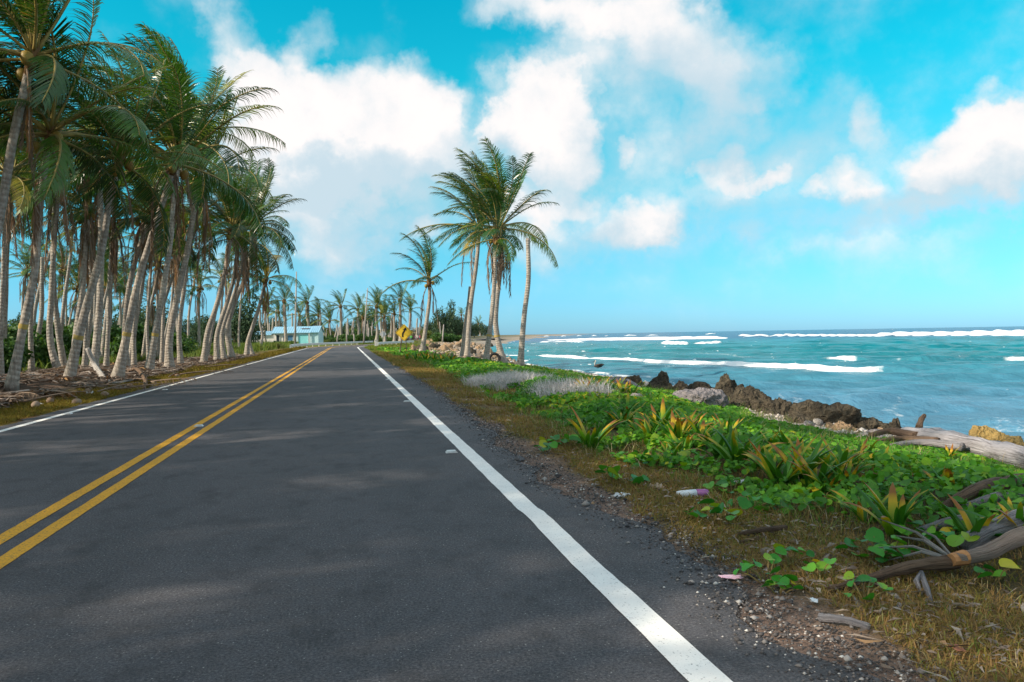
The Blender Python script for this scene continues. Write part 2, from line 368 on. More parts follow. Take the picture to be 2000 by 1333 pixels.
def asphalt_mat():
    m, b, p, o = mat('asphalt'); g = geo(b)
    big = b.noise(b.vec('MULTIPLY', g, (1, .35, 1)), .8, 4, .6).outputs['Fac']
    track = b.noise(b.vec('MULTIPLY', g, (1, .02, 1)), 1.1, 2, .5).outputs['Fac']
    fine = b.noise(g, 75, 4, .85).outputs['Fac']; mid = b.noise(g, 14, 6, .72).outputs['Fac']
    vo = b.new('ShaderNodeTexVoronoi'); vo.inputs['Scale'].default_value = 62; b.put(vo.inputs['Vector'], g)
    vo2 = b.new('ShaderNodeTexVoronoi'); vo2.inputs['Scale'].default_value = 9; b.put(vo2.inputs['Vector'], b.vec('ADD', g, b.vec('SCALE', b.noise(g, 6, 3).outputs['Color'], .12)))
    c = b.mix(b.rng(big, .36, .62), (.038, .041, .049, 1), (.072, .071, .082, 1))
    c = b.mix(b.rng(track, .40, .62, 0, .45), c, (.092, .086, .094, 1))
    c = b.mix(b.rng(mid, .40, .66, .0, .62), c, (.042, .037, .037, 1))
    c = b.mix(b.rng(fine, .46, .64, 0, .75), c, (.185, .17, .172, 1)); c = b.mix(b.rng(fine, .46, .36, 0, .6), c, (.022, .021, .023, 1))
    sx = b.new('ShaderNodeSeparateXYZ'); b.put(sx.inputs[0], vo.outputs['Color'])
    speck = b.math('MULTIPLY', b.rng(vo.outputs['Distance'], .14, .26, 1, 0), b.rng(sx.outputs[0], .90, .93))
    c = b.mix(b.math('MULTIPLY', speck, .8), c, (.42, .40, .38, 1))
    sy = b.new('ShaderNodeSeparateXYZ'); b.put(sy.inputs[0], vo2.outputs['Color'])
    pit = b.math('MULTIPLY', b.rng(vo2.outputs['Distance'], .08, .30, 1, 0), b.rng(sy.outputs[1], .80, .84))
    c = b.mix(b.math('MULTIPLY', pit, .25), c, (.020, .020, .021, 1))
    stain = b.noise(b.vec('MULTIPLY', g, (1, .6, 1)), 3.2, 7, .7).outputs['Fac']; c = b.mix(b.rng(stain, .50, .68, 0, .55), c, (.030, .029, .031, 1))
    b.put(p.inputs['Base Color'], c); p.inputs['Roughness'].default_value = .78; p.inputs['Specular IOR Level'].default_value = .25
    bump(b, p, b.math('ADD', fine, b.math('MULTIPLY', mid, .6)), .55, .012); return m
def build_road():
    ss = np.r_[-30, np.arange(-2, 30, .12), np.arange(30, 100, .6), np.arange(100, 330, 2.5)]
    def strip(l, r, z, cols):
        v = []; f = []
        for i, s in enumerate(ss):
            a, c = l(s), r(s)
            for k in range(cols+1):
                x, y = road_pt(s, a+(c-a)*k/cols); v.append((x, y, z))
        for i in range(len(ss)-1):
            for k in range(cols): q = i*(cols+1)+k; f.append((q, q+1, q+cols+2, q+cols+1))
        return v, f
    def redge(s):
        return 1.86 + .34*float(sstep(10, 24, s)) + .5*(float(fbm(s*.45, 3, 51))-.5)+.30*(float(fbm(s*3.1, 7, 53))-.5)
    def ledge(s): return -5.36-.35*(float(fbm(s*.5, 1, 57))-.5)-.25*(float(fbm(s*2.7, 5, 59))-.5)
    v, f = strip(ledge, redge, 0.0, 8)
    tag(link('road', new_mesh('road', v, f, asphalt_mat())), kind='structure')
    def paint(name, base, dark, wear):
        m, b, p, o = mat(name); g = geo(b); n = b.noise(g, 70, 4, .7).outputs['Fac']; n2 = b.noise(g, 5, 4, .6).outputs['Fac']
        c = b.mix(b.rng(n2, .35, .7, 0, .5), (*base, 1), (*dark, 1)); c = b.mix(b.rng(n, wear, wear+.06, 0, .8), c, (.07, .068, .066, 1))
        b.put(p.inputs['Base Color'], c); p.inputs['Roughness'].default_value = .65; bump(b, p, n, .3, .006); return m
    wm = paint('white_road_paint', (.86, .83, .79), (.66, .63, .60), .605); ym = paint('yellow_road_paint', (.74, .355, .012), (.50, .235, .016), .55)
    def line(name, c, w, m, seed, jog=0.0):
        def e(side):
            def fn(s):
                j = 0.0
                if jog: j = .014*float(sstep(4.4, 5.4, s)*(1-sstep(5.55, 5.68, s)))
                return c + side*w/2 + (.005*(float(fbm(s*1.9, side*3+seed, 61))-.5) + .011*(float(fbm(s*9, side*5+seed, 67))-.5)) + j
            return fn
        v, f = strip(e(-1), e(1), .004, 1); tag(link(name, new_mesh(name, v, f, m)), kind='structure')
    line('white_edge_line', 1.295, .155, wm, 1, 1); line('white_edge_line', -5.03, .12, wm, 2)
    line('yellow_centre_line', -2.03, .115, ym, 3); line('yellow_centre_line', -2.27, .115, ym, 4)
build_road()

# ------------------------------------------------------------------ sea
def build_sea():
    p = np.r_[np.arange(300, 120, -1.0), np.arange(120, 1.2, -.30), 1.1, .9, .7, .5, .35, .2]
    hh = CAM_H-SEA_Z; r = F*hh/p
    az = np.r_[np.arange(3, 10, .25), np.arange(10, 50, .085), np.arange(50, 120, 1.2)]; az = np.radians(az)
    A, Rr = np.meshgrid(az, r); X = Rr*np.sin(A); Y = Rr*np.cos(A)
    # swell and chop
    Z = np.zeros_like(X); rs = np.random.default_rng(5)
    for lam in (1.1, 1.5, 2.0, 2.7, 3.6, 4.8, 6.5, 9, 13, 18):
        for _ in range(2):
            th = rad(-112)+rs.normal(0, .45); ph = rs.uniform(0, 6.28)
            fade = np.clip(lam*F*.9/(Rr*6), 0, 1)
            Z += .0115*min(lam, 4.2)*fade*np.sin((X*math.cos(th)+Y*math.sin(th))*2*math.pi/lam+ph+2.5*fbm(X/lam/5, Y/lam/5, int(lam*10), 2))
    Z *= .5+.9*fbm(X*.05, Y*.05, 71)
    foam = np.zeros_like(X)
    def rb(pts):
        q = [G(x, y, SEA_Z) for x, y in pts]; a = [math.atan2(v[0], v[1]) for v in q]; d = [math.hypot(v[0], v[1]) for v in q]
        return np.interp(A, a, np.log(d))
    def pxaz(x): v = ray(x, 650); return math.atan2(v[0], v[1])
    def amp(pts):
        return np.interp(A, [pxaz(x) for x, _ in pts], [v for _, v in pts], left=0, right=0)
    def breaker(pts, hts, foams, wf=.6, wb=2.5, seed=0, trail=0.0):
        nonlocal Z, foam
        R = np.exp(rb(pts)); R = R*(1+.006*(fbm(A*60, 0*A, seed)-.5)+.003*(fbm(A*230, 0*A, seed+3)-.5)); s = Rr-R
        H = amp(hts)*(.86+.28*fbm(A*110, 0*A, seed+5)); Fm = amp(foams)
        prof = np.where(s < 0, np.exp(-(s/wf)**2), np.exp(-(s/wb)**2)); Z = Z*(1-.8*Fm*np.exp(-((s+1.0)/(3.5+2*wb))**2))+H*prof
        fr = np.clip(1.25-np.abs((s-.15*wb)/(wf+.55*wb)), 0, 1)
        fr = np.clip(fr*2.8 + (fbm(A*300, np.log(Rr)*90, seed+7)-.60)*.8, 0, 1)
        foam = np.maximum(foam, Fm*fr)
        if trail:
            tr = np.where(s > 0, np.exp(-s/trail), 0)*Fm*np.clip((fbm(A*140, np.log(Rr)*220, seed+9)-.50)*5, 0, 1); foam = np.maximum(foam, tr*.5)
    # outer reef
    breaker([(1500, 656.5), (1715, 656.5), (2000, 655.5), (2150, 655)], [(1690, 0), (1712, 1.0), (1718, 1.5), (1850, 1.35), (2000, 1.6), (2300, 1.4)], [(1700, 0), (1716, 1), (2400, 1)], 2.5, 9, 1)
    breaker([(1430, 657.5), (1500, 657), (1600, 657), (1720, 657.5)], [(1435, 0), (1450, 1.0), (1490, 1.0), (1505, .5), (1525, 1.1), (1570, .8), (1720, .7), (1740, 0)], [(1438, 0), (1448, 1), (1494, 1), (1502, .3), (1515, 1), (1720, .9), (1735, 0)], 3, 9, 2)
    breaker([(1040, 665), (1150, 665), (1280, 664), (1420, 661)], [(1060, 0), (1090, .3), (1145, .8), (1280, 1.0), (1400, .8), (1425, 0)], [(1055, 0), (1075, .9), (1415, 1), (1425, 0)], 3.5, 14, 3)
    breaker([(1040, 657.5), (1190, 656.5), (1300, 655.5)], [(1050, 0), (1070, .9), (1180, .9), (1195, 0), (1210, .9), (1290, .7), (1300, 0)], [(1050, 0), (1065, 1), (1180, 1), (1192, 0), (1208, 1), (1285, 1), (1295, 0)], 3, 10, 4)
    breaker([(1340, 653.5), (1480, 652), (1560, 651)], [(1350, 0), (1360, .8), (1400, .8), (1410, 0), (1460, 0), (1470, 1.), (1490, 0)], [(1350, 0), (1360, 1), (1400, 1), (1410, 0), (1465, 0), (1470, 1), (1485, 0)], 3, 8, 5)
    breaker([(1040, 670), (1110, 668.5), (1200, 671), (1340, 673), (1420, 670)], [(1045, 0), (1060, .5), (1080, .3), (1130, .5), (1150, 0), (1285, 0), (1300, .7), (1340, .6), (1350, 0), (1368, .4), (1400, .5), (1415, 0)],
            [(1045, 0), (1055, 1), (1075, .6), (1090, 1), (1130, 1), (1150, 0), (1288, 0), (1298, 1), (1338, 1), (1348, 0), (1368, 1), (1400, 1), (1412, 0)], 1.5, 3.5, 6)
    # inner breaker line
    breaker([(930, 694.5), (1030, 695.5), (1059, 697), (1145, 700.8), (1160, 700.5), (1215, 702.8), (1269, 708), (1445, 714.5), (1600, 722), (1722, 728), (1850, 733), (2050, 742), (2300, 750)],
            [(900, .1), (1050, .15), (1062, .24), (1140, .22), (1150, .12), (1200, .18), (1300, .22), (1500, .28), (1700, .30), (1730, .30), (1900, .34), (2400, .3)],
            [(930, 0), (960, .7), (1050, .7), (1060, 1), (1142, 1), (1152, .5), (1165, 1), (1660, 1), (1722, .35), (1730, 0)], .55, 1.0, 7, 3)
    breaker([(1500, 700), (1650, 704), (1800, 708), (2000, 704), (2200, 706)], [(1480, 0), (1600, .25), (2400, .45)], [(1600, 0), (1625, .55), (1665, .55), (1680, 0), (1740, 0), (1755, .3), (1775, 0), (1950, 0), (1975, .6), (2100, .6), (2200, 0)], .5, 1.1, 8)
    breaker([(1600, 795), (1690, 796), (1760, 794)], [(1640, 0), (1660, .10), (1715, .09), (1760, 0)], [(1600, 0), (1620, .2), (1650, .1), (1660, 0)], .35, 1.1, 9)
    breaker([(1850, 822), (1930, 828), (2000, 834), (2200, 846)], [(1870, 0), (1930, .2), (2200, .2)], [(1880, 0), (1950, .25), (2300, .25)], .4, .8, 10)
    breaker([(960, 712), (1040, 716), (1100, 716)], [(965, 0), (1000, .3), (1040, .25), (1100, 0)], [(970, 0), (1000, .5), (1030, .5), (1060, .2), (1100, 0)], .4, 1.0, 11)
    breaker([(1380, 692), (1500, 700), (1600, 705)], [(1300, 0)], [(1330, 0), (1360, .26), (1480, .26), (1560, 0)], .8, 3, 12)
    # scattered caps and lace near the rocks
    caps = np.clip((fbm(A*110, np.log(Rr)*190, 91)-.76)*9, 0, 1)*sstep(35, 70, Rr)*(1-sstep(210, 240, Rr)); foam = np.maximum(foam, caps*.8)
    outer = np.clip((fbm(A*200, np.log(Rr)*260, 95)-.78)*8, 0, 1)*sstep(260, 300, Rr); foam = np.maximum(foam, outer*.7)
    sh = X-water_x(Y); lace = .75*np.clip((fbm(X*1.6, Y*.9, 97)-.47)*3.2, 0, 1)*np.exp(-np.clip(sh-.3, 0, 99)/1.3); foam = np.maximum(foam, lace)
    streak = np.clip((fbm(A*60, np.log(Rr)*90, 99)-.52)*3, 0, 1)*(1-sstep(28, 46, Rr))*.32; foam = np.maximum(foam, streak)
    # colour of the water: pale sky reflection painted into the near water, turquoise inside the reef, deep blue outside
    R1 = Rr.ravel()*(1+.10*(fbm(A*18, np.log(Rr)*8, 101).ravel()-.5))
    kn = [10, 30, 46, 75, 130, 215, 262, 330, 900]
    cc = np.array([(.085, .215, .320), (.075, .205, .310), (.045, .190, .265), (.020, .175, .215), (.003, .190, .225), (.002, .155, .205), (.002, .075, .165), (.002, .045, .130), (.002, .042, .125)])
    patch = (fbm(A*26, np.log(Rr)*20, 103).ravel()-.5)
    strk = (fbm(A*55, np.log(Rr)*110, 107).ravel()-.5); col = np.stack([np.interp(R1, kn, cc[:, k]) for k in range(3)], 1)*(1+.45*patch[:, None]+.55*strk[:, None])
    na, nr = len(az), len(r); i = np.arange(na*nr).reshape(nr, na)
    f = np.c_[i[:-1, :-1].ravel(), i[:-1, 1:].ravel(), i[1:, 1:].ravel(), i[1:, :-1].ravel()][:, ::-1]
    m, b, pr, out = mat('sea_water'); g = geo(b)
    fo = attr(b, 'foam', True); wc = attr(b, 'Col')
    # ripples stretched along the wave crests
    rip = b.noise(b.vec('MULTIPLY', g, (1, .6, 1)), 2.3, 5, .6).outputs['Fac']; rip2 = b.noise(g, 9, 4, .65).outputs['Fac']
    fk = b.rng(b.math('ADD', fo, b.math('ADD', b.math('MULTIPLY', b.math('SUBTRACT', rip2, .5), .5), b.math('MULTIPLY', b.math('SUBTRACT', rip, .5), .5))), .18, .62, 0, 1, smooth=True)
    c = b.mix(fk, wc, (.88, .89, .90, 1)); b.put(pr.inputs['Base Color'], c)
    b.put(pr.inputs['Roughness'], b.rng(fk, 0, 1, .20, .9)); pr.inputs['IOR'].default_value = 1.33; b.put(pr.inputs['Specular IOR Level'], b.rng(fk, 0, 1, .09, .03))
    bump(b, pr, b.math('ADD', rip, b.math('MULTIPLY', rip2, .35)), .75, .16)
    tag(link('sea', new_mesh('sea', np.c_[X.ravel(), Y.ravel(), (SEA_Z+Z).ravel()], f, m, True, attrs={'foam': foam.ravel(), 'Col': col})), kind='structure')
build_sea()

# ------------------------------------------------------------------ coconut palms
WIND = Vector((-.93, -.30, .05)).normalized()
def trunk_mat():
    m, b, p, o = mat('palm_bark'); g = geo(b); oc = objc(b)
    t = attr(b, 'rise', True)
    ring = b.math('SINE', b.math('MULTIPLY', b.math('ADD', t, b.math('MULTIPLY', b.noise(oc, 2.6, 3).outputs['Fac'], .22)), 2*math.pi/.125))
    n = b.noise(b.vec('MULTIPLY', oc, (1, 1, .25)), 14, 5, .65).outputs['Fac']; n2 = b.noise(oc, 1.3, 3).outputs['Fac']
    c = b.mix(b.rng(n2, .35, .65), (.50, .44, .37, 1), (.36, .33, .30, 1))
    c = b.mix(b.rng(n, .38, .72, 0, .8), c, (.16, .135, .11, 1)); n4 = b.noise(oc, 5.5, 5, .7).outputs['Fac']; c = b.mix(b.rng(n4, .55, .72, 0, .65), c, (.11, .09, .075, 1))
    c = b.mix(b.rng(b.math('ADD', ring, b.math('MULTIPLY', n, .9)), .8, 1.7, 0, .36), c, (.15, .125, .105, 1))
    b.put(p.inputs['Base Color'], c); p.inputs['Roughness'].default_value = .9; p.inputs['Specular IOR Level'].default_value = .1
    bump(b, p, b.math('ADD', n, b.math('MULTIPLY', ring, -.16)), .9, .05); return m
M_TRUNK = trunk_mat()
M_FROND = leafmat('palm_leaf', [(0, (.012, .058, .010)), (.45, (.026, .105, .013)), (.75, (.065, .175, .018)), (.95, (.18, .26, .025)), (1.0, (.42, .27, .03))], .32, .70, .30, (.98, 1.75, .5, [(0, (.14, .13, .04)), (1, (.30, .22, .13))]), tcol=(1.5, 1.25, .45))
M_RACHIS = plain('palm_leaf_stalk', (.30, .24, .06), (.20, .15, .05), 3, .5)
M_DEAD = leafmat('dry_palm_leaf', [(0, (.17, .11, .075)), (.4, (.26, .18, .125)), (.7, (.31, .245, .20)), (1.0, (.30, .16, .06))], .85, .1, .25, tcol=(1.2, .9, .55))
M_DEADR = plain('dry_palm_stalk', (.28, .20, .14), (.17, .12, .09), 4)
M_FIBRE = plain('palm_crown_fibre', (.20, .12, .055), (.10, .055, .03), 9, .95, .1, .6)
M_NUT = plain('coconut_husk', (.30, .24, .045), (.22, .11, .03), 3, .55)
M_BAND = plain('yellow_trunk_paint', (.50, .34, .05), (.30, .24, .12), 22)
def frond_mesh(az, el, seed, L=4.5, n=58, dead=False, gravity=.13, wind=.055, fold=0.0, bare=.14):
    rs = random.Random(seed); N = 16
    d = Vector((math.cos(az)*math.cos(el), math.sin(az)*math.cos(el), math.sin(el))); side0 = Vector((-math.sin(az), math.cos(az), 0))
    up = side0.cross(d)*-1; up = d.cross(side0); up = up if up.z > 0 else -up
    p = Vector((0, 0, 0)); pts = [p.copy()]; dirs = [d.copy()]
    for i in range(N):
        t = (i+1)/N
        d = (d + Vector((0, 0, -1))*gravity*(.25+1.3*t) + WIND*wind*(.2+1.2*t)*(0 if dead else 1) + Vector((rs.gauss(0, .012), rs.gauss(0, .012), rs.gauss(0, .012)))).normalized()
        p = p + d*(L/N); pts.append(p.copy()); dirs.append(d.copy())
    mb = MB(); tip = []; fm = []
    w0 = .050*L/4.5
    mb.tube(pts, [w0*(1-.86*i/N)+.006 for i in range(N+1)], 4, cap=True); nr = len(mb.f); tip += [0.0]*len(mb.v)
    for i in range(n):
        t = bare+(1-bare)*(i+rs.random()*.8)/n; k = min(int(t*N), N-1); fr = t*N-k
        q = pts[k].lerp(pts[k+1], fr); dd = dirs[k].lerp(dirs[k+1], fr).normalized()
        sd = (dd.cross(Vector((0, 0, 1)))); sd = sd.normalized() if sd.length > .15 else side0.copy(); nu = sd.cross(dd).normalized()
        prof = (math.sin(math.pi*min(1, (t-bare)/(1-bare)*.78+.14)))**.7
        for s in (-1, 1):
            if dead and rs.random() < .25: continue
            if not dead and rs.random() < .07: continue
            l = L*.225*prof*rs.uniform(.62, 1.14)*(.8 if dead else 1); w = .046*L/4.5*(.9 if dead else 1)*rs.uniform(.8, 1.15)
            ld = sd*s*(.85 if not dead else .35) + dd*(.55+.25*t if not dead else .75) + nu*(.28-fold)
            if not dead: ld += WIND*.20
            else: ld += Vector((rs.gauss(0, .2), rs.gauss(0, .2), -.5))
            ld.normalize(); a = q.copy(); prev = None; seg = 3; base = len(mb.v)
            wn = ld.cross(nu); wn = wn.normalized() if wn.length > .05 else dd.copy(); wn = (wn+Vector((rs.gauss(0, .25), rs.gauss(0, .25), rs.gauss(0, .25)))).normalized()
            vs = []
            for j in range(seg):
                ww = w*(.55, 1.0, .62)[j]*.5; vs += [a-wn*ww, a+wn*ww]
                ld = (ld + Vector((0, 0, -1))*(.26 if not dead else .35)*(j+.6)*.8 + (WIND*.14*(j+.4) if not dead else Vector())).normalized(); a = a+ld*(l/seg)
            vs.append(a)
            mb.add(vs, [(0, 1, 3, 2), (2, 3, 5, 4), (4, 5, 6)]); tip += [t*.75, t*.75, t*.75+.15, t*.75+.15, t*.75+.3, t*.75+.3, t*.75+.5]
    me = new_mesh('frond', mb.v, mb.f, [M_DEAD if dead else M_FROND, M_DEADR if dead else M_RACHIS], True, fmat=[1]*nr+[0]*(len(mb.f)-nr), attrs={'tip': tip})
    return me
NAZ = 12; ELS = [rad(82), rad(62), rad(42), rad(20), rad(-4), rad(-30)]
FRONDS = {}
for ia in range(NAZ):
    for ie, el in enumerate(ELS):
        FRONDS[ia, ie] = frond_mesh(2*math.pi*ia/NAZ, el, 1000+ia*10+ie, gravity=(.05, .062, .078, .088, .095, .09)[ie]*random.uniform(.8, 1.25), fold=(0, .05, .2, .4, .6, .7)[ie])
DEADF = [frond_mesh(2*math.pi*i/9+.2, rad((-30, -52, -66)[i % 3]), 2000+i, L=(3.4, 2.9, 3.8)[i % 3], n=46, dead=True, gravity=.42) for i in range(9)]
def catmull(pts, n):
    P = [Vector(p) for p in pts]; P = [P[0]*2-P[1]]+P+[P[-1]*2-P[-2]]; out = []
    for i in range(1, len(P)-2):
        for k in range(n):
            t = k/n; a, b, c, d = P[i-1:i+3]
            out.append(.5*((2*b)+(c-a)*t+(2*a-5*b+4*c-d)*t*t+(3*b-a-3*c+d)*t**3))
    out.append(P[-2]); return out
def trunk_mesh(pts, r, flare=1.7, sides=10, headless=False):
    q = catmull(pts, max(6, int(44/(len(pts)-1)))); L = 0; v = []; rise = []; rd_ = []
    for i, p in enumerate(q):
        if i: L += (p-q[i-1]).length
        rise.append(L)
    T = L; mb = MB()
    for i, h in enumerate(rise):
        rr = r*(1.08-.28*h/T)*(1+(flare-1)*math.exp(-h/.45)+.12*math.exp(-h/2.0)); rr *= 1+.05*mn.noise((h*1.3, r*50, 0))+.03*mn.noise((h*6, r*50, 3)); rd_.append(rr)
    q[0] = q[0]-Vector((0, 0, .12))
    mb.tube(q, rd_, sides, jitter=lambda i, k: 1+.05*mn.noise((k*1.7, rise[i]*1.5, r*31)))
    return new_mesh('trunk', mb.v, mb.f, M_TRUNK, True, attrs={'rise': np.repeat(rise, sides)}), q, rd_
NUTS = []
for k in range(3):
    bm = bmesh.new(); bmesh.ops.create_icosphere(bm, subdivisions=2, radius=.13)
    for vv in bm.verts: vv.co.z *= 1.25; vv.co *= 1+.06*mn.noise(vv.co*9+Vector((k, 0, 0)))
    me = bpy.data.meshes.new('coconut'); bm.to_mesh(me); bm.free(); me.materials.append(M_NUT); NUTS.append(me)
    me.polygons.foreach_set('use_smooth', np.ones(len(me.polygons), bool))
def palm(pts, r, label, seed, nf=22, nd=6, L=4.5, nuts=4, group=None, flare=1.7, headless=False, band=None, name='coconut_palm', sides=10, up=4.5):
    rs = random.Random(seed); base = Vector(pts[0]); root = thing(name, label, 'palm tree' if not headless else 'dead palm', base, group)
    me, q, rr = trunk_mesh([Vector(p)-base for p in pts], r, flare, sides); link('trunk', me, root)
    top = q[-1]
    if band is not None:
        k = min(range(len(q)), key=lambda i: abs(q[i].z-band)); mb = MB()
        mid = q[k]; nx_ = q[k+1]; dv = (nx_-mid).normalized()
        mb.tube([mid, mid+dv*.06, mid+dv*.12], [rr[k]*1.06+.004]*3, sides, cap=False); mb.build('paint_band', M_BAND, root, smooth=True)
    if headless: return root
    ax = (q[-1]-q[-4]).normalized(); mb = MB()
    mb.tube([top-ax*.35, top-ax*.05, top+ax*.25, top+ax*.6], [r*.85, r*1.25, r*1.05, r*.25], 8); mb.build('crown_fibre', M_FIBRE, root, smooth=True)
    for i in range(nf):
        f = (i+.5)/nf; az = i*2.39996+rs.uniform(-.3, .3)+seed
        ie = min(5, max(0, int(f**1.1*up+rs.uniform(-.6, .6)))); ia = int(round((az % (2*math.pi))/(2*math.pi/NAZ))) % NAZ
        link('frond', FRONDS[ia, ie], root, top+ax*(.35*(1-f))+Vector((math.cos(az), math.sin(az), 0))*r*.5, (rs.uniform(-.10, .10), rs.uniform(-.10, .10), rs.uniform(-.22, .22)), L/4.5*rs.uniform(.82, 1.1)*(.8 if f < .08 else 1))
    for i in range(nd):
        az = rs.uniform(0, 6.28); link('dead_frond', DEADF[rs.randrange(9)], root, top-ax*.15+Vector((math.cos(az), math.sin(az), 0))*r*.6, (rs.uniform(-.12, .12), rs.uniform(-.12, .12), rs.uniform(-3, 3)), L/4.5*rs.uniform(.7, 1.15))
    for i in range(nuts):
        az = i*2.1+seed; link('coconut', NUTS[i % 3], root, top+Vector((math.cos(az)*(r+.16), math.sin(az)*(r+.16), -.05-.12*(i % 3))), (rs.uniform(-.5, .5), rs.uniform(-.5, .5), az))
    return root
def palm_px(px, rpx, label, seed, z=None, back=0.0, **kw):
    """palm from trunk points read off the photograph, standing at its own distance"""
    b = on(px[0][0], px[0][1], -.05 if z is None else z); dd = depth_of(b); pts = [b]+[Dp(x, y, dd+back*(i+1)/len(px)) for i, (x, y) in enumerate(px[1:])]
    return palm(pts, .53*rpx/F*dd, label, seed, **kw)
GF = 'coconut palms along the left edge of the road'
palm_px([(-75, 790), (-40, 600), (2, 410), (28, 260), (62, 118)], 17, 'tallest palm in the top left corner, its trunk rising from outside the left edge', 11, L=3.31, nf=30, nd=4, group=GF)
palm_px([(22, 757), (47, 632), (69, 522), (78, 400), (96, 268)], 13, 'grey leaning palm nearest the left edge, standing in the dry litter heap', 12, L=3.38, nf=28, nd=5, group=GF, band=1.35)
palm_px([(130, 762), (158, 640), (196, 500), (214, 395), (232, 318)], 14, 'thick pale palm with curved leaning trunk in front of the litter heap', 13, L=3.23, nf=30, nd=4, group=GF, band=1.35)
palm_px([(117, 737), (98, 663), (101, 569), (106, 470), (116, 352)], 10, 'ringed palm bowed to the left just behind the curved leaning palm', 14, L=3.38, nf=26, nd=6, group=GF)
palm_px([(228, 746), (249, 648), (268, 556), (300, 450), (342, 322)], 12, 'palm leaning strongly right with wide flared pale base', 15, L=3.62, nf=30, nd=6, group=GF, band=1.35, flare=2.1)
palm_px([(290, 731), (302, 657), (318, 569), (334, 459), (352, 270)], 10.5, 'palm rising behind the flared-base palm, crown high in the canopy', 16, L=3.85, nf=28, nd=6, group=GF, band=1.35)
palm_px([(331, 723), (331, 663), (347, 575), (366, 490), (388, 352)], 11.5, 'palm in mid grove with straight foot and a long drooping frond to the right', 17, L=4.09, nf=30, nd=6, group=GF)
palm_px([(353, 717), (350, 648), (359, 569), (369, 500), (384, 425)], 7.5, 'darker slimmer palm close beside the straight-footed palm', 18, L=3.62, nf=24, nd=6, group=GF)
palm_px([(397, 714), (406, 648), (422, 600), (438, 538), (452, 455)], 9, 'curved palm at the left of the leaning three-palm clump', 19, L=3.78, nf=26, nd=7, group=GF)
palm_px([(424, 708), (424, 655), (443, 592), (457, 540), (466, 470)], 8, 'left palm of the clump of three by the road', 20, L=3.93, nf=26, nd=8, group=GF)
palm_px([(438, 706), (434, 650), (452, 590), (470, 530), (478, 448)], 7, 'middle palm of the clump of three by the road', 21, L=3.93, nf=22, nd=8, group=GF)
palm_px([(454, 703), (444, 645), (462, 582), (484, 528), (496, 440)], 8.5, 'right palm of the clump of three by the road', 22, L=4.09, nf=26, nd=9, group=GF)
palm_px([(482, 698), (485, 665), (500, 620), (512, 577), (519, 548)], 7, 'smaller palm wrapped in dead brown fronds where the grove ends', 23, L=3.62, nf=22, nd=9, group=GF)
palm_px([(494, 697), (488, 675), (487, 655)], 6, 'short bare stump at the foot of the last small grove palm', 24, headless=True)

GM = 'coconut palms in the second row of the grove'
palm_px([(4, 738), (10, 600), (14, 480), (26, 345)], 9, 'second-row palm half cut by the left edge', 41, L=3.4, nf=18, nd=9, group=GM)
palm_px([(62, 730), (60, 620), (68, 500), (60, 395)], 7.5, 'straight second-row palm right of the nearest left-edge palm', 42, L=3.4, nf=18, nd=9, group=GM)
palm_px([(165, 728), (168, 620), (160, 520), (168, 418)], 7, 'second-row palm seen between the two bowed front palms', 43, L=3.3, nf=18, nd=9, group=GM)
palm_px([(207, 726), (212, 630), (214, 540), (222, 432)], 7, 'second-row palm just left of the flared-base palm', 44, L=3.3, nf=18, nd=9, group=GM)
palm_px([(262, 722), (262, 640), (272, 540), (280, 430)], 7, 'second-row palm just right of the flared-base palm', 45, L=3.4, nf=18, nd=9, group=GM)
palm_px([(316, 716), (318, 640), (322, 560), (330, 470)], 6, 'second-row palm behind the straight-footed palm', 46, L=3.4, nf=18, nd=9, group=GM)

# right of the road, on the shore
palm_px([(824, 690), (833, 630), (839, 582), (838, 552)], 7.5, 'lone small palm left of the shore clump with fronds blown to the left', 31, L=4.0, nf=13, nd=6, nuts=6, up=3.4)
palm_px([(912, 700), (919, 600), (930, 520), (936, 452)], 8.5, 'left palm of the tall shore clump', 32, L=5.7, nf=24, nd=4, nuts=5, flare=1.5)
palm_px([(903, 698), (908, 640), (915, 590), (918, 560)], 6.5, 'bare thin trunk leaning against the left palm of the shore clump', 33, headless=True)
palm_px([(948, 709), (960, 620), (966, 540), (968, 470)], 8.5, 'middle palm of the tall shore clump behind the tyre', 34, L=3.6, nf=10, nd=4, nuts=4, flare=1.7, band=1.6)
palm_px([(982, 711), (968, 627), (977, 523), (974, 448)], 9.5, 'biggest shore palm with fan of green fronds and long brown skirt', 35, L=5.0, nf=35, nd=13, nuts=6, flare=2.2, band=1.75)
palm_px([(1016, 719), (1023, 625), (1032, 545), (1031, 466)], 9.5, 'headless grey palm trunk standing at the sea side of the shore clump', 36, headless=True, flare=1.6)

